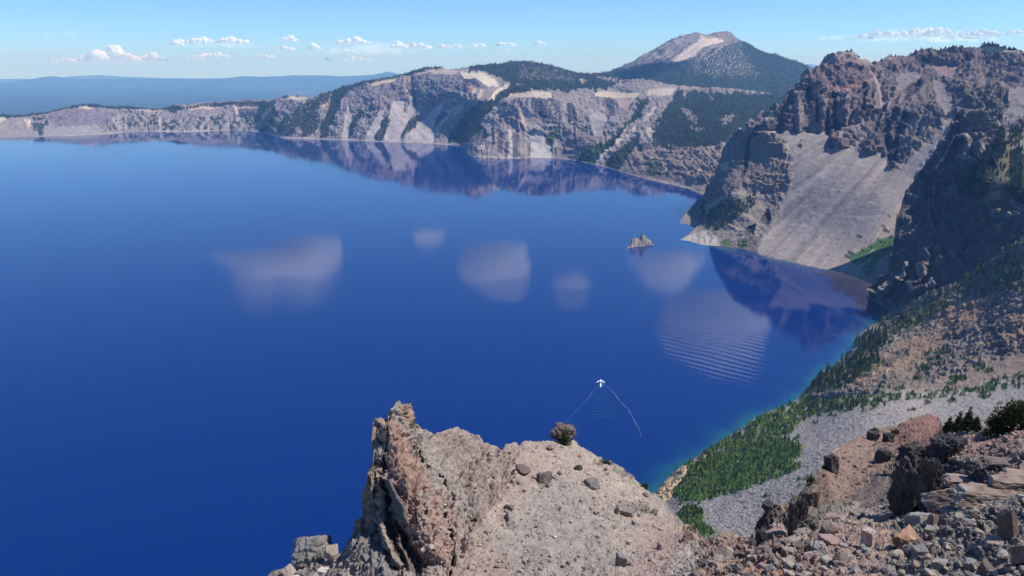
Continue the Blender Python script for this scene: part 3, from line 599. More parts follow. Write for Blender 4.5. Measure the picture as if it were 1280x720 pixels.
def d2_paint(PX, PY):
    P = Paint(PX, PY, (.35,.31,.285), rough=.12, wscale=10)
    # rock slope above the valley line
    P.poly([(1113,386),(1163,364),(1235,328),(1280,296),(1420,200),(1420,455),(1280,470),(1160,488),(1060,494),(1000,498),(990,500),(1020,470),(1060,430),(1080,412)], (.23,.19,.155), w=2, rough=.9)
    P.poly([(1060,480),(1090,455),(1130,430),(1170,410),(1200,395),(1240,375),(1225,400),(1190,425),(1150,450),(1105,470),(1080,488)], (.30,.20,.135), w=6, f=5, a=.8, rough=.5)
    P.poly([(1170,400),(1190,385),(1235,375),(1242,382),(1225,395),(1200,420),(1190,415)], (.33,.205,.14), w=4, f=4, a=.8)
    P.poly([(1245,410),(1280,390),(1400,360),(1400,420),(1290,440),(1255,440),(1240,430)], (.31,.205,.145), w=5, f=5, a=.7)
    P.poly([(1130,492),(1170,480),(1230,455),(1280,440),(1400,420),(1400,450),(1280,468),(1200,486)], (.31,.235,.18), w=4, f=4, rough=.2)
    P.poly([(1100,485),(1120,475),(1150,470),(1180,455),(1170,478),(1140,490)], (.235,.19,.16), w=4, f=3)
    for (x,y) in [(1086,480),(1070,472),(1060,478),(1120,425),(1114,430),(1130,408),(1210,432),(1218,438),(1225,428),(1212,422),(1262,402),(1094,470),(1112,465)]: P.poly([(x-6,y),(x,y-5),(x+5,y-1),(x+4,y+5),(x-3,y+5)], (.44,.345,.25), w=4, a=.8, brk=-.1, bs=3)
    for pts in [[(1240,410,6),(1255,435,8)],[(1230,395,5),(1245,380,5)],[(1110,455,5),(1135,440,5)],[(1160,470,5),(1150,480,4)],[(1190,420,5),(1200,405,4)],[(1260,350,10),(1280,330,10)],[(1180,390,8),(1160,395,8)],[(1135,395,6),(1120,405,6)]]:
        P.line(pts, (.11,.10,.09), w=5, f=3, a=.7, rough=1, rel=4)
    # vegetation on that slope
    P.poly([(1085,412),(1113,388),(1163,366),(1205,350),(1240,328),(1280,298),(1420,200),(1420,290),(1280,345),(1250,360),(1215,372),(1180,382),(1150,395),(1110,425),(1080,445),(1060,462),(1015,492),(1005,495),(1025,470),(1045,455),(1060,440),(1075,430)], (.075,.08,.045), w=6, f=4, tree=.55, a=.6, brk=-.05, bs=6)
    P.poly([(1180,330),(1290,270),(1400,220),(1400,330),(1290,365),(1230,375)], None, w=6, tree=.5, brk=-.1, bs=6)
    for pts in [[(1000,494,6),(1050,478,10),(1090,452,10)],[(1080,440,8),(1130,410,8),(1180,385,7)]]: P.line(pts, None, w=6, tree=1, brk=-.15, bs=6)
    for (x,y,r) in [(1180,445,7),(1170,452,6),(1155,466,6),(1146,478,5),(1176,460,4),(1205,450,3),(1225,462,5),(1238,465,4),(1200,475,6),(1190,480,4),(1105,488,5),(1125,488,4),(1160,445,4)]: P.line([(x-r,y,r*.5),(x+r,y-r*.3,r*.5)], (.07,.08,.045), w=3, tree=.7, a=.8)
    P.poly([(990,502),(1100,493),(1180,488),(1280,470),(1400,450),(1400,464),(1280,484),(1200,496),(1120,502),(1040,505),(985,510)], (.075,.10,.042), w=6, f=5, tree=.38, brk=-.15, bs=7)
    P.line([(1000,499,1.5),(1060,497,1.8),(1120,495,1.5)], (.11,.145,.055), w=2)
    # boulder field
    g = fbm(PX / 2.6, PY / 1.9, oct=3, seed=51, gain=.75)
    P.c *= (1 + .28 * g * sst(PY, 485, 505))[..., None]
    P.line([(1000,560,6),(940,600,8),(900,640,6)], (.25,.225,.215), w=5, f=8, a=.6)
    # wooded point
    P.poly([(835,600),(870,573),(927,535),(992,501),(1050,500),(1120,503),(1080,512),(1030,516),(1000,528),(985,545),(955,548),(960,556),(930,560),(900,575),(860,600),(842,620)], (.095,.115,.05), w=7, f=4, tree=1.0, a=.9, brk=-.2, bs=6)
    P.poly([(842,618),(862,590),(890,570),(930,552),(965,548),(990,552),(1002,566),(990,580),(1000,585),(985,592),(960,598),(940,608),(905,620),(870,628),(850,626)], (.09,.135,.045), w=8, f=4, tree=1.0)
    P.poly([(842,618),(862,590),(890,570),(930,552),(965,548),(990,552),(985,592),(940,608),(870,628)], (.085,.12,.045), w=6, f=3, tree=.3, brk=.22, bs=5, a=.8)
    P.line([(935,606,5),(970,592,5),(998,582,4)], (.085,.135,.04), w=3, f=3, tree=.15)
    P.line([(870,622,3),(910,614,5),(935,606,4)], (.075,.115,.035), w=3, tree=.5)
    P.line([(950,536,2),(948,548,2.5),(940,558,1.5)], (.25,.21,.17), w=3, tree=0)
    P.poly([(848,640),(862,632),(880,640),(876,655),(893,665),(885,672),(862,665),(850,652)], (.055,.085,.03), w=4, tree=1.0)
    P.poly([(834,625),(850,622),(862,628),(850,634),(838,636)], (.25,.215,.19), w=3)
    P.poly([(818,624),(822,612),(836,598),(848,588),(856,582),(862,588),(855,600),(844,610),(838,625),(826,630)], (.50,.37,.235), w=3, f=1.5, tree=0, rough=.9, rel=3, rw=4, bs=3)
    P.poly([(848,618),(858,608),(866,614),(862,622),(850,626)], (.42,.32,.22), w=3, f=2, a=.8)
    P.line([(862,585,1.5),(880,572,1.5),(890,564,1)], (.46,.36,.25), w=2, tree=0)
    for (x,y,r) in [(985,588,3),(998,600,2),(1010,598,3),(1022,592,2),(960,620,3),(995,548,3),(1080,515,3),(1100,518,2),(1040,520,3),(1160,505,4),(1190,502,4),(1230,497,5),(1000,606,2),(1020,530,2),(1140,512,3),(1250,505,3)]: P.line([(x-r,y,r*.5),(x+r,y-r*.3,r*.5)], (.07,.085,.04), w=3, tree=.5, a=.85)
    P.line([(x, y + 1.0, .9) for x, y in D2_SH[3:]], (.25,.22,.19), w=1.5, a=.7)
    for pts in [[(1069,428,1),(1078,418,2.5),(1096,407,2)],[(1067,440,2),(1076,436,2)],[(1040,460,1.5),(1046,452,2)],[(1021,476,1),(1023,468,1.5)]]: P.line(pts, (.36,.33,.31), w=2, tree=0)
    return P
def d2_relief(pos, PX, PY, P, T):
    x, y, z = pos[..., 0], pos[..., 1], pos[..., 2]
    rib = fbm((x + y * .5) / 60, z / 90, (y - x) / 120, oct=5, seed=33, gain=.6, ridged=True)
    r2 = fbm(x / 12, y / 12, z / 12, oct=4, seed=34, gain=.65)
    r3 = noise(x / 3.2, y / 3.2, z / 3.2, seed=37)
    return (P.rough * (rib * 11 + r2 * 6) + P.rough * (terrace(z, 14., r2 * .9 + rib) * 2 + billow(x / 9, y / 9, z / 11, 4, 127, .6) * 6) + (1 - P.rough) * (r2 * .5 + r3 * .9)) * (.12 + .88 * sst(z, 0, 12))
sheet('slope_ground', 760, 1400, 1.0, .95, D2_TOP, [(760,715),(900,725),(1400,730)], d2_ctrl(), d2_paint, d2_relief, M_SLOPE, jag=1.0, jscale=5, back=((6, -3), (30, -15), (60, -60)), front=((100, -10), (300, 60)))

# ================================================================== lake
def make_lake():
    xs = np.concatenate([np.linspace(-9000, -1500, 40)[:-1], np.linspace(-1500, 1300, 500)[:-1], np.linspace(1300, 5200, 60)])
    ys = np.concatenate([np.linspace(-300, 700, 20)[:-1], np.linspace(700, 3400, 620)[:-1], np.linspace(3400, 9800, 90)])
    X, Y = np.meshgrid(xs, ys)
    px, py, d = project(np.stack([X, Y, X * 0], -1))
    # shelf of shallow water: nearness to the measured shore on the near right side
    def dist(poly):
        best = np.full(X.shape, 1e9)
        w = at(np.array([p[0] for p in poly]), np.array([p[1] for p in poly]), lake_t(np.array([p[0] for p in poly], float), np.array([p[1] for p in poly], float)))
        for i in range(len(w) - 1):
            a, b = w[i, :2], w[i + 1, :2]; dd = b - a; L = (dd ** 2).sum()
            t = np.clip(((X - a[0]) * dd[0] + (Y - a[1]) * dd[1]) / L, 0, 1)
            best = np.minimum(best, np.hypot(X - a[0] - t * dd[0], Y - a[1] - t * dd[1]))
        return best
    d2 = dist(D2_SH); dc = dist(C_SHORE)
    nz = fbm(X / 60, Y / 60, oct=3, seed=61)
    sh = np.exp(-np.maximum(d2 - 5, 0) / (13 + 9 * nz)) * (.75 + .6 * nz) + .35 * np.exp(-np.maximum(dc - 6, 0) / 14)
    # wind and wake ripples
    def blob(cx, cy, rx, ry, rot=0):
        c = at(np.array(cx, float), np.array(cy, float), lake_t(float(cx), float(cy)))
        ex = at(np.array(cx + rx, float), np.array(cy, float), lake_t(float(cx + rx), float(cy)))
        ey = at(np.array(cx, float), np.array(cy - ry, float), lake_t(float(cx), float(cy - ry)))
        R1 = abs(ex[0] - c[0]); R2 = abs(ey[1] - c[1])
        dx = (X - c[0]) / R1; dy = (Y - c[1]) / R2
        return sst(1.25 - np.hypot(dx, dy + rot * dx), 0, .6)
    big = blob(905, 432, 80, 44, .3)
    fine = np.maximum.reduce([blob(330, 372, 110, 28, 0), blob(640, 362, 40, 18), blob(715, 375, 30, 16)])
    return new_mesh('lake', np.stack([X, Y, X * 0], -1), grid_faces(len(ys), len(xs)), None, attrs=dict(shallow=np.clip(sh, 0, 1), swell=big, ripple=fine))
lake = structure(make_lake())
m, nt, b = mat_new('deep_water'); N = nt.nodes; L = nt.links
b.inputs['Subsurface Weight'].default_value = 1.0; b.inputs['Subsurface Radius'].default_value = (.15, .5, 1.0); b.inputs['Subsurface Scale'].default_value = 70.0; b.inputs['Roughness'].default_value = .08; b.inputs['IOR'].default_value = 1.333; b.inputs['Specular IOR Level'].default_value = .5
def att(n):
    a = N.new('ShaderNodeAttribute'); a.attribute_name = n; return a
mx = N.new('ShaderNodeMix'); mx.data_type = 'RGBA'; mx.inputs['A'].default_value = (.0007, .018, .130, 1); mx.inputs['B'].default_value = (.012, .10, .12, 1)
L.new(att('shallow').outputs['Fac'], mx.inputs['Factor']); L.new(mx.outputs['Result'], b.inputs['Base Color'])
tc = N.new('ShaderNodeTexCoord')
def wave(wl, ang, dist, dscale):
    mp = N.new('ShaderNodeMapping'); mp.inputs['Rotation'].default_value = (0, 0, math.radians(ang)); L.new(tc.outputs['Object'], mp.inputs[0])
    w = N.new('ShaderNodeTexWave'); w.wave_type = 'BANDS'; w.bands_direction = 'Y'; w.wave_profile = 'SIN'
    w.inputs['Scale'].default_value = 0.314 / wl; w.inputs['Distortion'].default_value = dist; w.inputs['Detail'].default_value = 2; w.inputs['Detail Scale'].default_value = dscale
    L.new(mp.outputs[0], w.inputs[0]); return w
def mul(a, k):
    q = N.new('ShaderNodeMath'); q.operation = 'MULTIPLY'; L.new(a, q.inputs[0])
    if isinstance(k, (int, float)): q.inputs[1].default_value = k
    else: L.new(k, q.inputs[1])
    return q.outputs[0]
def add(a, c_):
    q = N.new('ShaderNodeMath'); q.operation = 'ADD'; L.new(a, q.inputs[0]); L.new(c_, q.inputs[1]); return q.outputs[0]
h1 = mul(mul(wave(22, 40, 5, .3).outputs['Fac'], att('swell').outputs['Fac']), .15)
h2 = mul(mul(wave(14, 8, 5, .3).outputs['Fac'], att('ripple').outputs['Fac']), .06)
nz = N.new('ShaderNodeTexNoise'); nz.inputs['Scale'].default_value = .012; nz.inputs['Detail'].default_value = 5; L.new(tc.outputs['Object'], nz.inputs['Vector'])
h3 = mul(nz.outputs['Fac'], .10)
rn = N.new('ShaderNodeTexNoise'); rn.inputs['Scale'].default_value = .0016; rn.inputs['Detail'].default_value = 6; rn.inputs['Roughness'].default_value = .6
rmp = N.new('ShaderNodeMapping'); rmp.inputs['Scale'].default_value = (1, .35, 1); rmp.inputs['Rotation'].default_value = (0, 0, .3); L.new(tc.outputs['Object'], rmp.inputs[0]); L.new(rmp.outputs[0], rn.inputs['Vector'])
rr_ = N.new('ShaderNodeMapRange'); rr_.inputs[1].default_value = .35; rr_.inputs[2].default_value = .65; rr_.inputs[3].default_value = .035; rr_.inputs[4].default_value = .085
L.new(rn.outputs['Fac'], rr_.inputs[0]); L.new(rr_.outputs[0], b.inputs['Roughness'])
bp = N.new('ShaderNodeBump'); bp.inputs['Strength'].default_value = 1; bp.inputs['Distance'].default_value = 1.0
L.new(add(add(h1, h2), h3), bp.inputs['Height']); L.new(bp.outputs[0], b.inputs['Normal'])
lake.data.materials.append(m)

# ================================================================== plain and ranges beyond the rim
def plain():
    xs = np.linspace(-75000, 75000, 240); ys = np.geomspace(8500, 70000, 160)
    X, Y = np.meshgrid(xs, ys)
    Z = -590 + 60 * fbm(X / 5000, Y / 5000, oct=4, seed=71)
    C = np.broadcast_to(np.array(FOREST), X.shape + (3,)) * (1.15 + .5 * fbm(X / 3500, Y / 3500, oct=4, seed=72))[..., None]
    k = sst(fbm(X / 2500, Y / 1600, oct=3, seed=77), .42, .5)[..., None]
    C = C * (1 - k * .6) + np.array((.22, .2, .15)) * k * .6
    structure(new_mesh('plain', np.stack([X, Y, Z], -1), grid_faces(160, 240), ground_mat('plain_forest', .0006, bump=0, var=.25), C))
plain()
def rng_ridge(name, pts, t, depth, seed):
    xs = np.linspace(pts[0][0], pts[-1][0], 500); ys = ip(pts, xs) + .5 * fbm(xs / 14, xs * 0, oct=4, seed=seed)
    top = at(xs, ys, np.full(500, float(t))); rows = []
    for k in np.linspace(0, 1, 14):
        r = top.copy(); r[:, 2] = top[:, 2] * (1 - k) + -640 * k; r[:, 1] -= depth * k; r[:, 0] += 0; r[:, 2] += (k > 0) * 50 * noise(xs / 10, np.full(500, k * 5), seed=seed + 3); rows.insert(0, r)
    r = top.copy(); r[:, 1] += depth * .4; r[:, 2] = -640; rows.append(r)
    V = np.stack(rows); C = np.broadcast_to(np.array(FOREST) * 1.2, V.shape)
    structure(new_mesh(name, V, grid_faces(V.shape[0], 500), M_RANGE, C))
M_RANGE = ground_mat('range_forest', .0008, bump=0, var=.3)
rng_ridge('mountain_range', [(-150,113),(0,108.5),(20,106),(38,100),(52,96.5),(66,95),(80,96.8),(100,98.5),(150,98.5),(220,98.2),(280,97.8),(305,95),(330,96),(365,94.2),(400,94),(430,95.5),(470,93),(485,89.5),(497,92),(530,95),(560,98),(620,100)], 47000, 6000, 81)
rng_ridge('mountain_range', [(-200,104),(0,103),(40,99.5),(75,98),(95,95),(125,93.8),(150,95.5),(200,97.5),(300,99),(500,98),(700,96),(900,97),(955,98),(1000,82),(1013,79.5),(1030,84),(1100,90)], 66000, 5000, 84)

# ================================================================== the ridge underfoot: promontory and rubble rim
E_TOP = [(318,730),(338,718),(346,712),(365,708),(380,704),(398,700),(415,697),(426,690),(431,679),(436,670),(441,662),(443,655),(449,645),(450.5,622),(457,600),(461,585),(464,572),(465.5,540),(466,523),(472,520),(483,519),(485,512),(492,507),(497,500),(502,498),(506,500.5),(511,502),(517,502.5),(520,506),(521,527),(525,532),(537,541.5),(547,540),(558,537.6),(563,535),(577,537),(588,540),(593,548),(603,548),(613,556),(630,556.5),(637,552),(650,552.5),(660,549.5),(687,550),(716,551),(733,560),(750,568),(767,575),(783,588),(797,601.5),(813,613),(833,630),(850,650),(863,657),(877,669),(884,672),(895,668),(905,664),(915,662),(925,668),(935,669),(941,667),(943,657),(951,646),(963,632),(975,631),(986,628),(989,617),(992,616),(997,617),(1003,610),(1008,604),(1015,600),(1022,593),(1029,579),(1036,567),(1051,556),(1073,545),(1091,538),(1109,532),(1127,529),(1145,520),(1159,516),(1170,519.5),(1176,527),(1181,535),(1200,534),(1217,533),(1235,531),(1253,529),(1280,530),(1340,528),(1420,531),(1520,526),(1640,530),(1760,527)]
E_CTRL = [(338,718,27.5),(398,700,28),(436,670,28.5),(450,622,29),(466,523,30.5),(500,500,31),(521,527,31.5),(558,538,34),(613,556,36),(660,550,39),(716,551,41.5),(767,575,41),(813,613,38),(850,650,34),(884,672,30.5),(905,664,31),(925,668,32),
    (480,600,28),(500,680,25.5),(540,640,27),(560,700,24.5),(600,620,29.5),(700,620,32),(640,700,25),(740,700,26),(780,640,32),(830,690,27.5),
    (951,646,33),(990,616,35),(1029,579,42),(1073,545,52),(1109,532,58),(1159,516,62),(1176,530,57),(1217,533,48),(1280,530,42),(1340,528,40),
    (1000,660,29),(1040,640,33),(1060,600,41),(1100,580,44),(1110,640,31),(1150,640,29),(1150,560,45),(1200,560,38),(1280,560,33),(1200,600,32),(1280,600,27.5),(1200,650,24.5),(1280,650,22),(1100,690,23),(1200,700,20.5),(1280,700,18.5),(1340,640,21),
    (330,745,25),(450,745,23.5),(560,745,22),(700,745,22),(860,745,21.5),(950,745,20.5),(1050,745,19.5),(1180,745,18),(1340,745,16.5),(1500,528,37),(1760,528,34),(1500,640,19.5),(1760,640,18),(1500,745,15),(1760,745,13.5),(900,700,25),(960,690,25),(1020,700,23.5)]
def e_paint(PX, PY):
    P = Paint(PX, PY, (.30,.245,.205), rough=.22, wscale=14)
    n1 = fbm(PX / 22, PY / 16, oct=4, seed=91); n2 = fbm(PX / 50, PY / 34, oct=3, seed=92)
    P.c *= (1 + .14 * n1)[..., None]
    P.c += (np.clip(n2, -1, 1)[..., None] * np.array((.035, .0, -.014)))
    GR = (.31,.275,.245); PK = (.37,.245,.195); SAND = (.365,.295,.24)
    P.poly([(1335,520),(1770,515),(1770,750),(1335,750)], (.27,.21,.175), w=10, f=30, rough=.45)
    # ridge crest, pale and crusted
    P.poly([(500,500),(521,527),(547,540),(563,535),(593,548),(613,556),(655,552),(660,580),(640,610),(610,640),(580,690),(560,720),(540,740),(470,740),(440,700),(436,665)], (.345,.275,.235), w=4, rough=1, f=6)
    P.poly([(484,512),(502,498),(520,503),(512,528),(500,532),(486,524)], (.35,.31,.265), w=2, rough=1)
    P.poly([(500,532),(515,528),(535,545),(560,580),(590,620),(600,640),(580,640),(545,600),(515,560),(500,545)], (.35,.315,.275), w=12, rough=1, f=9, a=.7)
    P.poly([(466,523),(484,519),(500,535),(512,560),(540,600),(560,640),(570,690),(560,706),(535,700),(510,680),(495,650),(484,600),(480,560),(470,545)], PK, w=5, rough=1, f=5, rel=.8, rw=26)
    P.poly([(516,620),(560,612),(572,650),(560,680),(535,672),(515,650)], (.37,.255,.215), w=9, f=8, a=.7)
    P.poly([(500,560),(530,590),(520,620),(498,610),(492,580)], (.31,.21,.165), w=5, f=4, a=.7)
    P.poly([(508,502),(521,503),(520,528),(508,526)], (.36,.24,.19), w=2, rough=1)
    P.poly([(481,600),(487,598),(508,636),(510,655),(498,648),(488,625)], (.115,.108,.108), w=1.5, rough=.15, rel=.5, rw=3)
    P.line([(484,530,1),(482,560,1.5),(479,590,2)], (.19,.15,.13), w=4, rough=1, rel=-.4, rw=3)
    P.line([(478,600,3),(484,636,7),(496,668,11),(512,694,13),(532,708,8)], (.16,.13,.115), w=5, rough=1, rel=-.5, rw=7)  # recess at the pinnacle's foot, its shadow also painted into the colour
    P.line([(493,650,3),(500,680,3.5),(512,705,4)], (.20,.16,.14), w=4, rough=1, rel=.6, rw=4)
    P.line([(470,575,2),(466,590,2),(462,615,4)], (.33,.28,.215), w=2, rough=1, rel=.6, rw=4)
    P.line([(478,655,4),(484,680,5),(492,700,6)], (.33,.26,.21), w=3, rough=1, rel=.8, rw=5)
    P.line([(556,640,1.5),(566,665,2),(568,690,2.5),(563,720,2)], None, w=3, rel=-.9, rw=4)
    P.line([(510,545,1),(535,580,1.5),(560,600,1.5),(572,625,1.5)], None, w=4, rel=-.5, rw=3)
    # lower grey block at left
    P.poly([(425,700),(432,676),(450,664),(468,676),(490,700),(500,740),(390,740)], (.22,.195,.18), w=3, rough=.5, rel=1.0, rw=12)
    P.poly([(400,740),(420,705),(440,690),(450,700),(440,740)], (.33,.255,.21), w=4, a=.8)
    P.line([(436,672,2),(446,668,2)], (.30,.31,.14), w=2, a=.7)
    P.poly([(330,740),(340,716),(370,706),(420,700),(415,715),(395,740)], (.31,.255,.215), w=3, rough=.7)
    # sandy slope
    P.poly([(655,552),(716,550),(740,562),(800,606),(850,652),(830,700),(800,740),(560,740),(572,700),(600,650),(640,600)], SAND, w=6, f=10, rough=.13, a=.85)
    P.poly([(640,640),(690,590),(730,610),(760,660),(770,740),(610,740),(615,690)], (.30,.255,.22), w=8, f=14, a=.8)
    P.poly([(660,555),(700,552),(690,590),(640,630),(600,660),(615,610)], (.36,.265,.215), w=8, f=10, a=.7)
    P.poly([(700,560),(745,575),(800,620),(840,650),(800,640),(745,610)], (.36,.295,.235), w=6, f=8, a=.8)
    P.poly([(800,640),(835,648),(858,670),(870,700),(850,740),(800,740),(795,690)], (.34,.24,.205), w=9, f=14, a=.7)
    P.poly([(560,690),(600,672),(640,700),(640,740),(560,740)], (.33,.235,.19), w=6, f=8, a=.7)
    for pts in [[(745,575,3),(765,577,4)],[(770,585,3),(788,596,3)],[(775,635,7),(800,632,5),(820,640,4)],[(620,600,5),(616,625,5)],[(632,640,3),(640,655,4)],[(605,560,4),(620,566,4),(628,562,2)],[(570,545,4),(580,552,4)],[(600,575,3),(590,600,3)]]: P.line(pts, (.25,.21,.18), w=4, f=3, a=.8, rough=1, rel=.22, rw=4)
    P.line([(850,655,3),(868,662,5),(884,676,3)], (.38,.28,.21), w=2, rough=.6)
    P.poly([(845,690),(880,668),(905,670),(890,690),(870,720),(850,740),(830,740)], (.40,.35,.29), w=4, f=3, a=.8)
    # rubble rim
    P.poly([(880,672),(915,662),(945,668),(990,680),(1040,700),(1060,740),(860,740),(870,700)], (.29,.20,.16), w=5, f=4, rough=.6)
    P.poly([(895,720),(930,700),(965,706),(985,722),(990,740),(900,740)], (.36,.20,.14), w=4, f=3, rough=.4, rel=.35, rw=8)
    P.poly([(975,745),(985,705),(1010,702),(1040,712),(1050,745)], (.25,.165,.14), w=3, f=3, rough=.5, rel=.4, rw=6)
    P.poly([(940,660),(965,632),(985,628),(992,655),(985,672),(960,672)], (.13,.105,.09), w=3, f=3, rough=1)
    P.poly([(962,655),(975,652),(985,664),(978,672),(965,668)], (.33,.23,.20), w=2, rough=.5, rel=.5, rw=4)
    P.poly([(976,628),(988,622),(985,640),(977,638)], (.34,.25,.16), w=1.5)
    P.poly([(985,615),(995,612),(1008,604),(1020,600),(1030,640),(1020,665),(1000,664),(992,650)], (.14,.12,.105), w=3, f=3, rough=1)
    P.line([(962,690,8),(985,695,10),(1005,690,8)], None, w=4, rel=-.9, rw=8)
    P.line([(1000,665,5),(1015,672,5)], None, w=4, rel=-.6, rw=5)
    P.poly([(1000,668),(1060,655),(1110,650),(1140,660),(1120,690),(1100,720),(1080,740),(1030,740),(1040,700)], (.33,.235,.19), w=5, f=5, rough=.2)
    # red-brown knoll
    P.poly([(1015,605),(1036,566),(1073,544),(1109,532),(1160,515),(1182,535),(1190,560),(1160,580),(1110,600),(1080,625),(1040,640),(1010,640)], (.21,.155,.125), w=4, f=4, rough=.5)
    P.poly([(1050,560),(1090,540),(1120,545),(1110,575),(1085,600),(1060,625),(1040,625),(1035,590)], (.24,.165,.13), w=5, f=5, rough=.15)
    P.poly([(1108,548),(1130,528),(1150,518),(1162,514),(1174,522),(1180,536),(1172,552),(1150,562),(1128,562)], (.215,.12,.098), w=9, f=14, rough=.3)
    P.poly([(1120,535),(1155,520),(1172,532),(1150,556)], (.25,.15,.125), w=6, f=5, a=.8, brk=0, bs=6)
    P.poly([(1060,620),(1100,590),(1115,600),(1112,630),(1080,632)], (.15,.115,.11), w=5, f=4, a=.8, rough=.1)  # shadow left of the tall outcrop, painted into the ground colour
    P.poly([(1005,640),(1045,625),(1060,636),(1010,650)], (.20,.18,.15), w=4, f=3)
    P.poly([(1150,575),(1110,580),(1105,640),(1180,640),(1195,620),(1260,600),(1280,585),(1240,580),(1200,575)], (.12,.105,.10), w=5, f=4, rough=1, rel=-.7, rw=10)  # dark outcrop ground, with the shadow beside it painted in
    P.poly([(1180,545),(1215,540),(1340,530),(1340,600),(1260,590),(1215,575),(1185,565)], (.29,.195,.165), w=5, f=4, rough=.35)
    for y in (560,568,577,586,594): P.line([(1225,y-4,1.5),(1250,y,2),(1275,y+8,2),(1320,y+20,2)], (.19,.155,.14), w=3, a=.7, rough=1, rel=.25, rw=2)
    # grey broken rock
    P.poly([(1120,655),(1140,640),(1190,640),(1250,640),(1340,610),(1340,745),(1140,745),(1100,712),(1115,680)], (.24,.205,.18), w=6, f=6, rough=.6)
    P.poly([(1250,690),(1340,670),(1340,745),(1230,745),(1240,710)], (.28,.235,.205), w=5, f=5, rough=.3)
    P.line([(1225,640,10),(1245,655,12),(1240,670,8)], None, w=4, rel=-.8, rw=12)
    P.c *= (1 - .35 * sst(fbm(PX / 5, PY / 4, oct=3, seed=96, gain=.7), .1, .4) * sst(P.rough, .5, .9))[..., None]
    P.c = np.clip(P.c * (1 + .24 * fbm(PX / 3.2, PY / 2.6, oct=3, seed=95, gain=.7))[..., None], .02, .8)
    return P
def e_relief(pos, PX, PY, P, T):
    x, y, z = pos[..., 0], pos[..., 1], pos[..., 2]
    a = fbm(x / 1.5, y / 1.5, z / 1.5, oct=3, seed=101, gain=.55)
    b = fbm(x / .42, y / .42, z / .42, oct=4, seed=103, gain=.62)
    cr = np.abs(fbm(x / .55, y / .55, z / .55, oct=3, seed=105, gain=.55)); crack = -np.exp(-(cr / .05) ** 2)
    pit = sst(noise(x / .16, y / .16, z / .16, seed=107), .25, .6)
    R = P.rough
    k1 = billow(x / .75, y / .75, z / .75, 4, 131, .62); k2 = billow(x / .2, y / .2, z / .2, 3, 137, .6)
    rub = sst(PX, 870, 900) * sst(PY, 640, 660)
    return R * (a * .36 + k1 * .46 + k2 * .13 + crack * .10 - pit * .05) + (1 - R) * (a * .15 + k1 * .06 + b * .05 + k2 * .035) + rub * (k1 * .10 + b * .06) * np.minimum(T / 25, 1)
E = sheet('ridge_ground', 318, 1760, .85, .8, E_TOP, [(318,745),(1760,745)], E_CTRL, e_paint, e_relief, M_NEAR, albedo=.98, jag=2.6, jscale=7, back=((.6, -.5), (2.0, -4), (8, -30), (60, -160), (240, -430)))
# the same ground carried back to the camera's feet
def foot():
    S = SHEETS['ridge_ground']; b = S['pos'][0]; xs = S['xs']; rows = [b]; C = np.array((.30,.245,.205))
    tgt = np.stack([(xs - 700) / 1044 * 3.0, np.full(len(xs), -1.0), np.full(len(xs), H - 1.75)], -1)
    for k in (.06,.12,.2,.3,.4,.5,.6,.7,.8,.9,1.0):
        r = b * (1 - k) + tgt * k; r = r.copy(); r[:, 2] -= .9 * math.sin(math.pi * k) * (1 - .3 * k) + .12 * fbm(r[:, 0], r[:, 1], oct=3, seed=7) * (1 - k); rows.append(r)
    for k in (4, 12, 30): r = tgt.copy(); r[:, 0] *= 1 + k * .6; r[:, 1] -= k; r[:, 2] -= .12 * k; rows.append(r)
    V = np.stack(rows)[:, ::4]; Cc = np.broadcast_to(C, V.shape)
    structure(new_mesh('ridge_ground', V, grid_faces(V.shape[0], V.shape[1]), M_NEAR, Cc))
foot()

# ================================================================== rocks
_ico = {}
def ico(sub):
    if sub not in _ico:
        bm = bmesh.new(); bmesh.ops.create_icosphere(bm, subdivisions=sub, radius=1)
        V = np.array([v.co[:] for v in bm.verts]); F = np.array([[v.index for v in f.verts] for f in bm.faces]); bm.free()
        _ico[sub] = (V / np.linalg.norm(V, axis=1)[:, None], F)
    return _ico[sub]
def rock_verts(seed, sub, dims, style='boulder', rough=.05):
    """a stone cut by random fracture planes, about 1 x 1 x 1 scaled to dims, base near z=-.5"""
    r = np.random.default_rng(seed); V, F = ico(sub)
    if style == 'block':
        n = np.array([(1,0,0),(-1,0,0),(0,1,0),(0,-1,0),(0,0,1),(0,0,-1)], float) + r.normal(0, .13, (6, 3)); d = np.full(6, .5) * r.uniform(.88, 1.0, 6)
        m = r.normal(size=(7, 3)); n = np.concatenate([n, m]); d = np.concatenate([d, r.uniform(.56, .70, 7)])
    elif style == 'shard':
        m = r.normal(size=(9, 3)); n = m; d = r.uniform(.26, .5, 9); V2, F = V, F
    else:
        n = r.normal(size=(15, 3)); d = r.uniform(.38, .52, 15)
    n = n / np.linalg.norm(n, axis=1)[:, None]
    k = V @ n.T; q = np.where(k > .02, d / np.maximum(k, .02), 9); s = np.sort(q, axis=1)
    rad = np.minimum(s[:, 0], .86)
    rad = np.where(rad > 0, rad, .5)
    P = V * rad[:, None]
    if rough:
        P = P * (1 + rough * (fbm(P[:, 0] * 3 + seed % 97, P[:, 1] * 3, P[:, 2] * 3, oct=4, seed=3, gain=.6) + .7 * billow(P[:, 0] * 4 + seed % 89, P[:, 1] * 4, P[:, 2] * 4, 3, 9, .6)))[:, None]
    ext = P.max(0) - P.min(0); P = (P - (P.max(0) + P.min(0)) / 2) / ext * np.array(dims)
    return P, F
def rot_m(rx, ry, rz): return np.array(Euler((rx, ry, rz)).to_matrix())
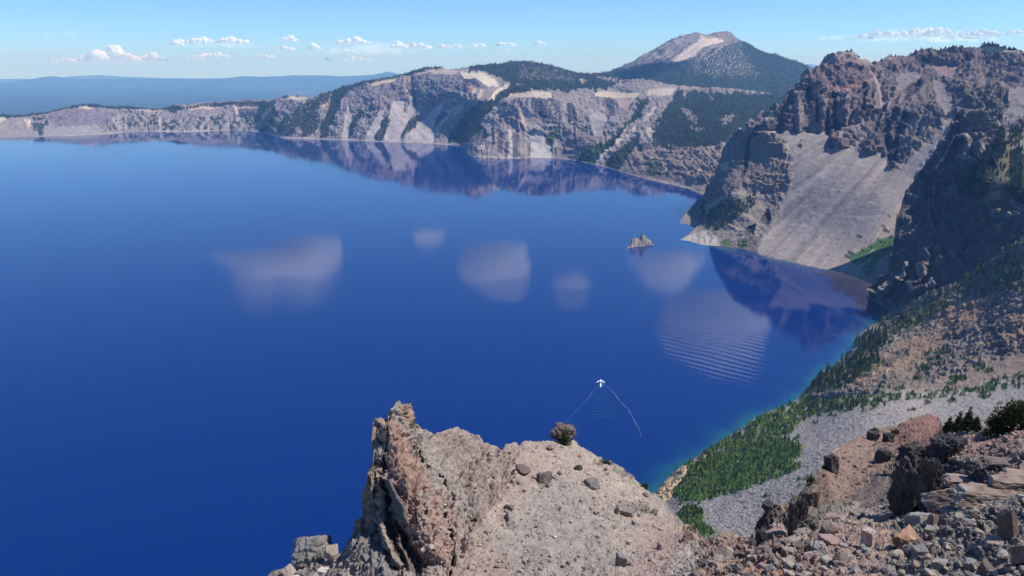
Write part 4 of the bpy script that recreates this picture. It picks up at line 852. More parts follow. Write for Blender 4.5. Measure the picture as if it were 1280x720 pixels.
RM = {
 'grey': plain_mat('grey_stone', (.21,.188,.17), .9, .38, 1.6, bump=.9, bdist=.06),
 'pale': plain_mat('pale_stone', (.28,.255,.23), .9, .35, 1.8, bump=.8, bdist=.05),
 'tan': plain_mat('tan_stone', (.31,.25,.20), .9, .3, 1.8, bump=.9, bdist=.05),
 'red': plain_mat('reddish_stone', (.27,.195,.165), .9, .3, 1.8, bump=.9, bdist=.05),
 'dark': plain_mat('dark_stone', (.075,.068,.066), .85, .5, 1.2, bump=1.0, bdist=.10),
 'brown': plain_mat('brown_stone', (.15,.115,.10), .88, .4, 1.8, bump=1.0, bdist=.06),
 'white': plain_mat('white_stone', (.50,.45,.40), .85, .25, 2.5, bump=.7, bdist=.04),
}
def streaky(name, stops, scale):
    m, nt, b = mat_new(name); N = nt.nodes; L = nt.links; b.inputs['Roughness'].default_value = .8; b.inputs['Specular IOR Level'].default_value = .2
    tc = N.new('ShaderNodeTexCoord'); mp = N.new('ShaderNodeMapping'); mp.inputs['Scale'].default_value = (1, 1, .45); L.new(tc.outputs['Object'], mp.inputs[0])
    n = N.new('ShaderNodeTexNoise'); n.inputs['Scale'].default_value = scale; n.inputs['Detail'].default_value = 6; n.inputs['Distortion'].default_value = .6; L.new(mp.outputs[0], n.inputs['Vector'])
    r = N.new('ShaderNodeValToRGB'); cr = r.color_ramp
    while len(cr.elements) < len(stops): cr.elements.new(.5)
    for e, (p, c) in zip(cr.elements, stops): e.position = p; e.color = (*c, 1)
    L.new(n.outputs['Fac'], r.inputs[0]); L.new(r.outputs[0], b.inputs['Base Color'])
    bp = N.new('ShaderNodeBump'); bp.inputs['Strength'].default_value = .7; bp.inputs['Distance'].default_value = .05; L.new(n.outputs['Fac'], bp.inputs['Height']); L.new(bp.outputs[0], b.inputs['Normal'])
    return m
RM['orange'] = streaky('rust_streaked_stone', [(.30,(.10,.09,.085)),(.42,(.25,.145,.09)),(.52,(.33,.19,.12)),(.62,(.48,.41,.35))], 1.6)
RM['rustwhite'] = streaky('rust_white_stone', [(.35,(.36,.20,.12)),(.5,(.50,.43,.37)),(.65,(.58,.54,.49))], 2.5)
RM['slab'] = streaky('layered_slab_stone', [(.33,(.12,.085,.065)),(.46,(.21,.15,.115)),(.58,(.29,.245,.205)),(.7,(.35,.31,.275))], 1.1)

RS = 'ridge_ground'
def rock(px, py, w, h, col, label, style='boulder', rot=None, sink=.18, group=None, depth=None, seed=None, name='boulder', sub=None, rough=.13, cat='rock', lift=0):
    p, n, t = surf(RS, float(px), float(py) + h * .25)
    k = t / FPX; seed = seed if seed is not None else int(px * 7 + py * 13)
    r = np.random.default_rng(seed)
    dims = (w * k, (depth or (w + h) / 2) * k, h * k)
    sub = sub or (5 if max(w, h) > 26 else 4 if max(w, h) > 12 else 3)
    V, F = rock_verts(seed, sub, (1, 1, 1), style, rough)
    rr = rot if rot is not None else (r.normal(0, .15), r.normal(0, .15), r.uniform(0, 6.28))
    V = V @ rot_m(*rr).T; ext = V.max(0) - V.min(0); V = V / ext * np.array(dims); V[:, 2] -= V[:, 2].min() + sink * dims[2]
    o = new_mesh(name, V, F, RM[col], smooth=False)
    c, n2, t2 = surf(RS, float(px), float(py) + h * .42)
    toc = np.array((0, 0, H)) - c; toc /= np.linalg.norm(toc)
    o.location = c - toc * dims[1] * .25 + np.array((0, 0, lift * k))
    return tag(o, label, cat, group)
HERO = [
 (702,538,34,28,'brown','lone tan boulder perched on the promontory crest with a small shrub against it','boulder'),
 (653,586,19,15,'brown','dark brown boulder on the upper sandy slope, left of its neighbour below the crest','boulder'),
 (681,595,21,18,'brown','brown boulder with a shaded left side in the middle of the sandy slope','boulder'),
 (741,603,21,15,'grey','smooth blue grey boulder alone on the right of the sandy slope','boulder'),
 (689,558,11,8,'red','small reddish stone just under the perched crest boulder','boulder'),
 (637,630,13,13,'brown','brown knob of rock on the left of the sandy slope','boulder'),
 (638,650,11,9,'grey','small grey stone low on the left of the sandy slope','boulder'),
 (784,638,22,13,'grey','broad grey rock near the pink patch of the promontory','block'),
 (795,652,12,9,'pale','pale stone beside the broad grey rock on the promontory','block'),
 (862,669,23,20,'red','reddish boulder casting a dark shadow at the right foot of the promontory','boulder'),
 (694,669,7,5,'white','small bright white stone on the grey sand of the promontory','block'),
 (825,680,12,14,'red','reddish knob in the pink patch of the promontory','boulder'),
 (776,700,14,22,'grey','upright grey stone at the bottom edge below the pink patch','block'),
 (392,684,50,40,'grey','large rounded grey boulder left of the pinnacle foot','boulder'),
 (399,691,15,22,'grey','upright grey block set against the large rounded boulder','block'),
 (416,688,19,22,'tan','cream rounded stone between the large boulder and the grey rock face','boulder'),
 (403,709,15,9,'white','white flat stone under the cream rounded stone','block'),
 (391,716,15,11,'pale','pale grey stone under the large rounded boulder','block'),
 (361,713,26,19,'tan','tan stone at the far left end of the foreground ridge','boulder'),
 (377,713,16,14,'grey','grey stone between the tan end stone and the pale one','block'),
 (371,722,18,8,'white','cream stone on the bottom edge at the left end of the ridge','boulder'),
 (1128,602,46,88,'dark','tall black outcrop with a sunlit face, left of the narrow black pillar','outcrop'),
 (1161,606,28,72,'dark','narrow black pillar of rock beside the tall black outcrop','outcrop'),
 (1178,562,46,46,'dark','broken black crag above the pale slab, under the small pines','outcrop'),
 (1140,570,36,34,'dark','dark crag forming the shoulder of the tall black outcrop','outcrop'),
 (1103,568,20,20,'dark','dark rock on the brown slope left of the tall outcrop','outcrop'),
 (1038,578,20,26,'dark','dark jagged rock on the left edge of the brown knoll','outcrop'),
 (1090,545,16,14,'dark','dark rock on the crest of the brown knoll','outcrop'),
 (1109,545,14,16,'dark','dark rock against the red cap of the knoll','outcrop'),
 (989,645,12,52,'dark','thin dark spire standing up from the rubble rim','outcrop'),
 (1002,632,16,34,'dark','dark stub of rock just right of the thin spire','outcrop'),
 (1012,620,22,30,'brown','brown crag at the lower left foot of the knoll','outcrop'),
 (948,668,16,26,'dark','dark jagged rock on the rim edge above the boulder field','outcrop'),
 (965,640,18,16,'dark','dark rock at the top of the rim notch','outcrop'),
 (938,676,10,20,'grey','grey upright rock on the rim edge','outcrop'),
 (967,662,34,18,'red','smooth pinkish boulder sloping in the rim notch','boulder'),
 (1186,616,74,44,'slab','big pale topped slab with a dark brown broken front','slab'),
 (1232,618,84,20,'slab','long pale slab running right from the big brown fronted one','plate'),
 (1205,600,60,12,'red','thin pinkish slab lying behind the big brown fronted one','plate'),
 (1262,604,60,22,'slab','stacked brown slabs at the right edge above the long pale slab','plate'),
 (1250,578,64,15,'brown','layered brown ledge under the right hand bushes','plate'),
 (1270,592,60,12,'red','lower reddish ledge at the right edge','plate'),
 (1128,669,44,34,'orange','rounded rust orange boulder with a pale top','boulder'),
 (1083,669,19,29,'rustwhite','white and rust stone standing alone in the sand','block'),
 (1076,681,14,14,'grey','grey stone leaning left of the white and rust one','boulder'),
 (1148,645,38,22,'pale','pale flat topped block above the rust orange boulder','slab'),
 (1162,647,15,28,'red','tilted pinkish plank of rock behind the small pale cube','slab'),
 (1175,646,17,24,'brown','tilted brown plank of rock beside the pinkish one','slab'),
 (1160,661,18,19,'pale','small pale cube of rock right of the rust orange boulder','block'),
 (1183,662,10,14,'grey','small grey slab right of the pale cube','block'),
 (1201,632,9,9,'pale','small pale cube resting on the grey rubble under the slab','block'),
 (1176,630,40,9,'grey','thin grey slab poking out under the big slab','plate'),
 (1198,646,14,12,'pale','pale stone in the middle of the grey rubble','block'),
 (1173,702,26,22,'pale','triangular pale stone near the bottom edge','shard'),
 (1211,702,19,17,'pale','rounded pale disc of rock near the bottom edge','boulder'),
 (1207,688,24,12,'tan','flat tan stone above the pale disc','plate'),
 (1238,672,26,22,'tan','tan blocky stone right of the grey rubble','block'),
 (1258,652,26,50,'brown','tall dark leaning block at the right of the rubble','slab'),
 (1278,686,40,38,'slab','pale topped dark sided block on the right edge','slab'),
 (1228,700,18,26,'brown','brown wedge between the pale disc and the right block','shard'),
 (1120,628,28,16,'red','reddish boulder at the foot of the tall black outcrop','boulder'),
 (1136,626,16,16,'grey','grey cube at the foot of the narrow black pillar','block'),
 (1105,641,20,16,'red','reddish stone in the sand below the outcrop','boulder'),
 (1150,622,12,9,'pale','pale stone lying against the big slab','boulder'),
 (1008,656,26,16,'tan','tan boulder right of the dark notch in the rim','boulder'),
 (1034,661,22,18,'brown','brown boulder at the top of the rubble slope','block'),
 (1035,678,30,20,'red','pinkish boulder in the middle of the rim rubble','boulder'),
 (1050,696,24,18,'brown','dark brown boulder below the pinkish one','boulder'),
 (987,672,18,14,'tan','tan boulder above the stacked flat stones','boulder'),
 (985,686,18,8,'pale','pale flat stone in a stack on the shadowed rim','plate'),
 (982,695,16,7,'red','reddish flat stone in a stack on the shadowed rim','plate'),
 (1010,676,14,22,'tan','upright tan stone right of the stack','block'),
 (1022,684,16,12,'pale','pale wedge beside the upright tan stone','shard'),
 (907,667,18,12,'red','orange red crumbly rock on the rim edge','boulder'),
 (1065,640,10,12,'grey','small grey stone at the edge of the brown knoll','block'),
 (1080,664,8,9,'grey','small grey stone behind the white and rust one','block'),
 (1245,528,16,20,'dark','dark rock under the big bush at the top right','outcrop'),
 (1222,546,12,10,'red','reddish stone by the path at the top right','boulder'),
 (1258,549,10,8,'red','small red stone under the big bush','boulder'),
 (1150,692,18,14,'grey','grey stone in the rubble below the pale cube','block'),
 (1125,702,16,10,'brown','brown stone below the rust orange boulder','block'),
 (1143,706,11,9,'red','small rounded red stone near the bottom edge','boulder'),
]
def blk(r, base): return (r[0], r[1], r[2])
for (px, py, w_, h_, cl, lab, st) in HERO:
    s = 'boulder' if st in ('boulder', 'outcrop') else 'shard' if st == 'shard' else 'block'
    kw = dict(style=s)
    if st == 'outcrop': kw.update(rough=.34, sink=.12, sub=5 if h_ > 24 else 4, name='rock_outcrop', cat='rock outcrop', depth=w_ * .9, style='block', rot=(0, 0, .5))
    if st == 'plate': kw.update(rot=(-.18, .16, -.25), depth=w_ * .55, name='rock_slab', cat='rock slab', rough=.15)
    if st == 'slab': kw.update(rot=(-.35, .22, .55), depth=w_ * .7, name='rock_slab', cat='rock slab', rough=.14)
    if cl == 'orange': kw.update(rot=(.2, -.1, .4), depth=34)
    if px == 392: kw.update(seed=41, rough=.2, rot=(.4, .2, .3))
    if px == 702: kw.update(sink=.14, rough=.30, sub=5, rot=(.3, .2, 2.2), seed=77)
    rock(px, py, w_, h_, cl, lab, **kw)

# stones in numbers: the largest are things, the small ones one layer of rubble
PAT = [ # polygon, count, min px, max px, power, colours, style, label, group
 ([(880,674),(915,664),(945,672),(975,690),(1000,735),(865,740),(868,700)], 330, 2.2, 13, 2.3, ['tan','red','brown','grey','tan'], 'block', 'rough tan or reddish stone in the rubble on the ridge rim', 'stones of the rim rubble'),
 ([(975,655),(1060,640),(1100,650),(1090,690),(1050,740),(985,735),(970,690)], 330, 2.4, 16, 2.1, ['tan','brown','red','grey','pale'], 'block', 'blocky brown or tan stone in the shadowed heap right of the rim notch', 'stones of the shadowed heap'),
 ([(1120,650),(1200,632),(1300,625),(1310,742),(1120,742),(1105,712),(1118,690)], 1000, 2.4, 15, 2.2, ['grey','grey','pale','grey','tan','brown'], 'shard', 'angular grey stone in the broken rubble right of the rust orange boulder', 'angular grey rubble stones'),
 ([(1130,635),(1200,630),(1230,645),(1180,660),(1140,650)], 60, 3, 9, 1.5, ['grey','pale','brown'], 'block', 'angular grey stone in the broken rubble right of the rust orange boulder', 'angular grey rubble stones'),
 ([(1000,650),(1110,640),(1120,700),(1100,742),(1020,742)], 220, 1.4, 7, 3.0, ['tan','red','brown','pale'], 'boulder', 'loose tan or reddish stone on the sandy ground left of the rust orange boulder', 'stones on the sandy ground'),
 ([(1180,545),(1300,532),(1310,600),(1240,590),(1190,570)], 130, 1.6, 8, 2.6, ['red','brown','grey','tan'], 'block', 'reddish stone scattered below the bushes at the top of the right slope', 'stones below the bushes'),
 ([(1195,600),(1300,590),(1310,640),(1240,640),(1200,630)], 110, 2, 9, 2.2, ['pale','brown','tan','grey'], 'shard', 'flat pale stone lying among the slabs on the right', 'stones among the slabs'),
 ([(1015,610),(1060,560),(1110,540),(1100,590),(1060,640),(1020,640)], 130, 1.3, 5, 3, ['brown','dark','grey'], 'block', 'dark stone on the brown slope of the knoll', 'stones on the knoll'),
 ([(1110,555),(1190,545),(1200,600),(1190,640),(1110,640)], 60, 3, 11, 1.6, ['dark','dark','brown'], 'block', 'black stone lodged between the black outcrops', 'black stones of the outcrops'),
 ([(640,560),(720,556),(790,600),(860,665),(850,740),(560,740),(590,690)], 520, 1.2, 7.5, 4.2, ['brown','grey','tan','pale','red'], 'boulder', 'small stone lying loose on the sandy slope of the promontory', 'stones on the sandy slope'),
 ([(560,700),(660,690),(760,700),(860,690),(865,742),(560,742)], 220, 1.4, 7.5, 3.4, ['grey','pale','brown','tan'], 'block', 'small stone at the bottom of the promontory slope', 'stones low on the promontory'),
 ([(560,545),(650,556),(640,640),(600,690),(575,640)], 160, 1.4, 6, 3.4, ['pale','grey','tan'], 'boulder', 'pale stone bedded in the crusted crest right of the pinnacle', 'stones of the crusted crest'),
 ([(350,720),(380,708),(430,690),(440,735),(345,740)], 40, 2.5, 9, 2, ['tan','grey','pale','white'], 'block', 'small stone wedged round the large rounded boulder at the left', 'stones round the left boulder'),
 ([(520,600),(565,620),(575,690),(560,715),(520,680)], 240, 1.6, 8, 2.6, ['red','tan','tan'], 'boulder', 'pinkish lump crusted onto the face of the pinnacle', 'lumps on the pinnacle face'),
]
def inpoly(x, y, pts):
    ins = False
    for i in range(len(pts)):
        ax, ay = pts[i]; bx, by = pts[(i + 1) % len(pts)]
        if (ay > y) != (by > y) and x < (bx - ax) * (y - ay) / (by - ay) + ax: ins = not ins
    return ins
R_ = np.random.default_rng(5); cand = []
for zi, (pts, n, a, b, pw, cls, st, lab, grp) in enumerate(PAT):
    xs = [p[0] for p in pts]; ys = [p[1] for p in pts]; k = 0
    while k < n:
        x = R_.uniform(min(xs), max(xs)); y = R_.uniform(min(ys), max(ys))
        if not inpoly(x, y, pts): continue
        k += 1
        if any(abs(x - h[0]) < h[2] * .45 and abs(y - h[1]) < h[3] * .45 for h in HERO): continue
        s = a + (b - a) * R_.random() ** pw
        cand.append((s, x, y, cls[R_.integers(len(cls))], st, lab, grp))
cand.sort(key=lambda c: -c[0])
protos = {}
for st in ('block', 'boulder', 'shard'):
    for k in range(8):
        V, F = rock_verts(500 + k * 7 + len(st), 3, (1, 1, 1), st, .09); protos[st, k] = (V, F)
pmesh = {}
def pm(st, k, cl):
    if (st, k, cl) not in pmesh:
        o = new_mesh('stone', *protos[st, k], RM[cl], smooth=False); pmesh[st, k, cl] = o.data; bpy.data.objects.remove(o)
    return pmesh[st, k, cl]
NB = 215
shown = [c for c in cand if c[2] < 716 and c[1] < 1276][:NB]; ids = set(id(c) for c in shown)
WORD = dict(grey='grey', pale='pale', tan='tan', red='reddish', brown='brown', dark='black', white='white')
PLACE = {p[8]: p[7] for p in PAT}
def stone_label(cl, s, st, grp):
    size = 'largish' if s > 8.5 else 'middling' if s > 6.2 else 'small'
    shape = dict(block='blocky', shard='angular', boulder='rounded')[st]
    where = {'stones of the rim rubble': 'in the rubble on the ridge rim', 'stones of the shadowed heap': 'in the shadowed heap right of the rim notch', 'angular grey rubble stones': 'in the rubble right of the rust orange boulder',
             'stones on the sandy ground': 'on the sand left of the rust orange boulder', 'stones below the bushes': 'below the bushes high on the right slope', 'stones among the slabs': 'among the slabs on the right',
             'stones on the knoll': 'on the brown slope of the knoll', 'black stones of the outcrops': 'lodged between the black outcrops', 'stones on the sandy slope': 'loose on the sandy promontory slope',
             'stones low on the promontory': 'at the bottom of the promontory slope', 'stones of the crusted crest': 'in the crusted crest right of the pinnacle', 'stones round the left boulder': 'wedged round the large left boulder', 'lumps on the pinnacle face': 'crusted onto the pinnacle face'}[grp]
    return f'{size} {shape} {WORD[cl]} stone {where}'
small = []
for c in cand:
    s, x, y, cl, st, lab, grp = c
    p, n, t = surf(RS, x, y); k = t / FPX * s
    dims = k * np.array((R_.uniform(.85, 1.25), R_.uniform(.8, 1.1), R_.uniform(.5, .85)))
    rot = (R_.normal(0, .35), R_.normal(0, .35), R_.uniform(0, 6.28)); kk = int(R_.integers(8))
    if id(c) in ids:
        o = bpy.data.objects.new('stone', pm(st, kk, cl)); COL.objects.link(o); o.location = p + np.array((0, 0, dims[2] * .25)); o.rotation_euler = rot; o.scale = dims
        tag(o, stone_label(cl, s, st, grp), 'stone', grp + ', ' + stone_label(cl, s, st, grp).split(' stone')[0])
    else: small.append((p + np.array((0, 0, dims[2] * .25)), rot, dims, st, cl))
RC = dict(grey=(.21,.188,.17), pale=(.34,.31,.28), tan=(.31,.25,.20), red=(.27,.195,.165), dark=(.075,.068,.066), brown=(.15,.115,.10), white=(.5,.45,.4))
lowp = [rock_verts(900 + k, 2, (1, 1, 1), 'block' if k % 2 else 'shard', .1) for k in range(8)]
def merged(name, items, mat, protosel, smooth=False, label=None):
    Vs, Fs, Cs = [], [], []; off = 0
    for (p, rot, dims, pr, col) in items:
        V, F = pr; V2 = (V * dims) @ rot_m(*rot).T + p
        Vs.append(V2); Fs.append(F + off); Cs.append(np.broadcast_to(np.array(col, np.float32), V.shape)); off += len(V)
    o = new_mesh(name, np.concatenate(Vs), np.concatenate(Fs), mat, np.concatenate(Cs), smooth=smooth); o['kind'] = 'stuff'; return o
M_GRAV = ground_mat('gravel_stone', 4, bump=.6, var=.3, bdist=.02)
# fine rubble: thousands of pebbles where the ground is stony
S = SHEETS[RS]; px_, py_ = S['PX'].ravel(), S['PY'].ravel()
wt = np.zeros(px_.shape)
for (pts, n, a, b, pw, cls, st, lab, grp), dens in zip(PAT, [2.2,2.0,3.2,2,1.2,1.0,1.4,.8,1.0,1.1,1.4,1.3,1,1.2]):
    ins = np.zeros(px_.shape, bool)
    for i in range(len(pts)):
        ax, ay = pts[i]; bx, by = pts[(i + 1) % len(pts)]
        ins ^= ((ay > py_) != (by > py_)) & (px_ < (bx - ax) * (py_ - ay) / (by - ay + 1e-9) + ax)
    wt = np.maximum(wt, ins * dens)
wt *= (py_ < 725) * np.clip(1 + 1.6 * fbm(px_ / 18, py_ / 14, oct=3, seed=121), .05, 3)
gi = R_.choice(len(px_), 17000, p=wt / wt.sum()); items = [(p, r_, d_, lowp[int(R_.integers(8))], RC[cl]) for (p, r_, d_, st, cl) in small]
gp = S['pos'].reshape(-1, 3)[gi]; gt = S['T'].ravel()[gi]; gc = S['P'].c.reshape(-1, 3)[gi]
for p, t, c_ in zip(gp, gt, gc):
    s = t / FPX * (.8 + 2.4 * R_.random() ** 3)
    v = R_.uniform(.55, 1.35); g = c_.mean(); col = (c_ * .45 + .55 * np.array((g * 1.02, g * .98, g * .94))) * v
    items.append((p + R_.normal(0, .02, 3) * (1, 1, 0), (R_.normal(0, .5), R_.normal(0, .5), R_.uniform(0, 6.28)), s * np.array((1.1, .95, .65)), lowp[int(R_.integers(8))], col))
merged('gravel', items, M_GRAV, None)
# stones of the far boulder field, a pixel or two each
SD = SHEETS['slope_ground']; pxs, pys = SD['PX'].ravel(), SD['PY'].ravel()
k = sst(pys, 484 + (pxs - 1000) * -.05, 500) * (SD['P'].tree.ravel() < .1) * (pys < 700) * (SD['P'].rough.ravel() < .3)
gi = R_.choice(len(pxs), 9000, p=k / k.sum()); items = []
lo1 = [rock_verts(950 + q, 1, (1, 1, 1), 'block', .1) for q in range(5)]
for p, t in zip(SD['pos'].reshape(-1, 3)[gi], SD['T'].ravel()[gi]):
    s = t / FPX * (.7 + 1.7 * R_.random() ** 2.5); g = R_.uniform(.16, .34)
    items.append((p, (R_.normal(0, .5), R_.normal(0, .5), R_.uniform(0, 6.28)), s * np.array((1.2, 1, .8)), lo1[int(R_.integers(5))], (g, g * .93, g * .88)))
merged('boulder_field_stones', items, M_GRAV, None)

# ================================================================== trees
def conifer_proto(seed, tiers, sides, r0=.17, droop=.35):
    r = np.random.default_rng(seed); V, F = [], []
    for k in range(tiers):
        f = k / tiers; z0 = .10 + .86 * f; R = r0 * (1 - f) ** .85 * r.uniform(.8, 1.15) + .012; top = z0 + (.95 / tiers) * 1.7
        top = min(top, 1.0); base = len(V); V.append((r.normal(0, .006), r.normal(0, .006), top)); ph = r.uniform(0, 6.28)
        for j in range(sides * 2):
            a = ph + math.pi * j / sides; q = R * (r.uniform(.85, 1.2) if j % 2 == 0 else r.uniform(.35, .6))
            V.append((q * math.cos(a), q * math.sin(a), z0 - (droop * q if j % 2 == 0 else -.02) + r.normal(0, .008)))
        n = sides * 2
        for j in range(n): F.append((base, base + 1 + j, base + 1 + (j + 1) % n))
        c = len(V); V.append((0, 0, z0 + .03))
        for j in range(n): F.append((c, base + 1 + (j + 1) % n, base + 1 + j))
    return np.array(V), np.array(F)
def trunk_proto(sides=6):
    V, F = [], []
    for z, q in ((-.06, .022), (.15, .018), (.6, .010), (.97, .003)):
        for j in range(sides): a = 2 * math.pi * j / sides; V.append((q * math.cos(a), q * math.sin(a), z))
    for k in range(3):
        for j in range(sides):
            a, b = k * sides + j, k * sides + (j + 1) % sides; F += [(a, b, b + sides), (a, b + sides, a + sides)]
    return np.array(V), np.array(F)
M_NEEDLE = ground_mat('conifer_needles', .35, bump=.3, var=.5, rough=.9); M_BARK = plain_mat('bark', (.10,.075,.055), .95, .3, 3.)
M_FARTREE = ground_mat('far_needles', .05, bump=0, var=.35)
farp = [conifer_proto(s, 2, 3, .20) for s in range(6)]
midp = [conifer_proto(40 + s, 5, 5, .16) for s in range(6)]
nearp = [conifer_proto(70 + s, 9, 7, .17) for s in range(6)]
wide = [conifer_proto(90 + s, 4, 6, .36, .1) for s in range(4)]
def seen(sheet_name, x, y):
    ok = (x > 2) & (x < 1278) & (y > 2) & (y < 718)
    def below(top, m=2): return y < ip(top, x) + m
    if sheet_name in ('caldera_rim',): ok &= ~((x > 843) & (y > ip(C_TOP, x)))
    if sheet_name in ('cliff_terrain',): ok &= ~((x > 1080) & (y > ip(D1_TOP, x)))
    if sheet_name in ('cliff_terrain', 'buttress_terrain'): ok &= ~((x > 1080) & (y > ip(D2_TOP, x)))
    if sheet_name == 'mountain': ok &= (y < ip(A_TOP, x)) & ~((x > 960) & (y > ip(C_TOP, x)))
    if sheet_name == 'slope_ground': ok &= ~(y > ip(E_TOP, x) + 3)
    return ok
def pick_trees(sn, n, zmin=3, only_seen=True, pw=1.):
    S = SHEETS[sn]; x, y = S['PX'].ravel(), S['PY'].ravel(); tr = np.clip(S['P'].tree.ravel(), 0, 2) ** pw * (S['pos'][..., 2].ravel() > zmin)
    if only_seen: tr = tr * seen(sn, x, y)
    # fewer where the sheet is nearly edge-on is not needed: spacing is even in the view
    i = R_.choice(len(x), n, p=tr / tr.sum()); return S['pos'].reshape(-1, 3)[i], S['T'].ravel()[i], x[i], y[i]
def tree_item(p, h, protos_, dark=1., warm=0., spread=1.):
    g = R_.uniform(.6, 1.6) * dark; wv = R_.uniform(-.1, .35); col = (.042 * g * (1 + warm + wv), .064 * g * (1 + warm), .022 * g)
    jit = R_.normal(0, .35, 3) * h * .12; jit[2] = -h * .05
    return (p + jit, (R_.normal(0, .03), R_.normal(0, .03), R_.uniform(0, 6.28)), np.array((h * spread, h * spread, h)), protos_[int(R_.integers(len(protos_)))], col)
def forest(name, sn, n, hp, protos_, hmin, hmax, **k):
    P_, T_, X_, Y_ = pick_trees(sn, n); it = [tree_item(p, min(max(t / FPX * hp * R_.uniform(.65, 1.35), hmin), hmax), protos_, **k) for p, t in zip(P_, T_)]
    return merged(name, it, M_FARTREE, None, smooth=False)
forest('forest', 'caldera_rim', 17000, 2.3, farp, 8, 20, spread=1.2)
forest('forest', 'mountain', 4500, 1.9, farp, 10, 22, spread=1.2)
forest('woodland', 'cliff_terrain', 900, 3.6, farp, 5, 16, spread=1.5, warm=.25)
P_, T_, X_, Y_ = pick_trees('buttress_terrain', 1000)
it = [tree_item(p, t / FPX * R_.uniform(4, 9), midp, spread=1.25) for p, t in zip(P_, T_)]
merged('woodland', it, M_FARTREE, None)
# trees and dwarf bushes along the skyline of the great cliff
it = []
SC = SHEETS['cliff_terrain']
for k in range(150):
    x = R_.choice([R_.uniform(1055, 1075), R_.uniform(1085, 1140), R_.uniform(1140, 1215), R_.uniform(1225, 1262), R_.uniform(1225, 1262), R_.uniform(1262, 1279)])
    j = int((x - SC['xs'][0]) / (SC['xs'][1] - SC['xs'][0])); p = SC['pos'][-1 - int(R_.integers(2)), j]
    it.append(tree_item(p, SC['T'][-1, j] / FPX * R_.uniform(1.5, 3.4), wide, spread=1.3))
merged('skyline_scrub', it, M_FARTREE, None); bpy.data.objects['skyline_scrub']['kind'] = 'stuff'

P_, T_, X_, Y_ = pick_trees('slope_ground', 7500)
sz = []
for p, t, x, y in zip(P_, T_, X_, Y_):
    point = (y > 540) or (x < 985)
    upper = (y < 492) and (x > 985)
    hp = R_.uniform(6, 11) * R_.uniform(.7, 1.35) if (x < 1110 and 400 < y < 500) else R_.uniform(5, 9.5) if point else R_.uniform(3.5, 9) if upper else R_.uniform(3.5, 8)
    if 985 < x and 487 < y < 515: hp = R_.uniform(3.5, 8)
    sz.append((hp, p, t, x, y))
sz.sort(key=lambda s: -s[0])
NT = 285
def cproto(k):
    V, F = nearp[k]; cr = new_mesh('crown', V, F, M_NEEDLE, np.broadcast_to(np.array((.062 + .006 * k,.088,.028)) * (.7 + .15 * k), V.shape), smooth=False)
    V, F = trunk_proto(); tk = new_mesh('trunk', V, F, M_BARK, smooth=False); return cr, tk
pro = [cproto(k) for k in range(6)]
used = [False] * 6
def zone(x, y):
    if x < 1110 and y < 500: return 'tall dark conifer on the steep bank above the lake shore', 'conifers on the steep bank'
    if x < 1008: return 'dark green conifer in the dense stand on the wooded point', 'conifers of the wooded point'
    if y < 400: return 'dark conifer along the crest in front of the shaded buttress', 'conifers along the crest'
    return 'scattered conifer on the orange brown slope', 'conifers of the orange brown slope'
for i, (hp, p, t, x, y) in enumerate(sz):
    if i < NT:
        h = t / FPX * hp; k = int(R_.integers(6)); lab, grp = zone(x, y); e = empty('conifer', p - np.array((0, 0, h * .04)), (0, 0, R_.uniform(0, 6.28))); e.scale = (h * 1.15, h * 1.15, h)
        tag(e, lab, 'tree', grp)
        for src in pro[k]:
            if used[k]: o = src.copy(); COL.objects.link(o)
            else: o = src
            o.parent = e
        used[k] = True
it = []
for (hp, p, t, x, y) in sz[NT:]:
    pt = x < 1008 and y > 500; leafy = R_.random() < (.85 if pt else .55)
    it.append(tree_item(p, t / FPX * hp * (.62 if leafy else 1), wide if leafy else midp, spread=1.5 if leafy else 1.3, dark=(2.5 if leafy else 1.2) * (1 if pt else .8), warm=.45 if leafy else .2))
for k in range(6):
    if not used[k]:
        for o in pro[k]: bpy.data.objects.remove(o)
merged('lakeside_forest', it, M_FARTREE, None)

# ================================================================== bushes on the ridge
M_LEAF = ground_mat('bush_needles', 6, bump=0, var=.5, rough=.8)
def tufts(blobs, n, size, seed, col, up=.5):
    r = np.random.default_rng(seed); V, F, C = [], [], []; tot = sum(b[3] * b[4] * b[5] for b in blobs)
    for (cx, cy, cz, rx, ry, rz) in blobs:
        m = int(n * rx * ry * rz / tot); d = r.normal(size=(m, 3)); d /= np.linalg.norm(d, axis=1)[:, None]; q = r.random(m) ** .45
        for di, qi in zip(d, q):
            c = np.array((cx, cy, cz)) + di * qi * (rx, ry, rz); c2 = np.array(col) * r.uniform(.6, 1.5) * (.9 + .3 * di[2])
            for _ in range(2):
                v = di * .6 + r.normal(0, .5, 3) + (0, 0, up); v /= np.linalg.norm(v); s = np.cross(v, r.normal(size=3)); s /= np.linalg.norm(s); L_ = size * r.uniform(.6, 1.4)
                b = len(V); V += [c - s * L_ * .22, c + s * L_ * .22, c + v * L_]; F.append((b, b + 1, b + 2)); C += [c2] * 3
    return np.array(V), np.array(F), np.array(C)
def stick(a, b, ra, rb, sides=5):
    a, b = np.array(a, float), np.array(b, float); d = b - a; d /= np.linalg.norm(d); s = np.cross(d, (.3, .9, .1)); s /= np.linalg.norm(s); u = np.cross(d, s)
    V = [p + q * (math.cos(2 * math.pi * j / sides) * s + math.sin(2 * math.pi * j / sides) * u) for p, q in ((a, ra), (b, rb)) for j in range(sides)]
    F = []
    for j in range(sides): F += [(j, (j + 1) % sides, sides + (j + 1) % sides), (j, sides + (j + 1) % sides, sides + j)]
    return V, F
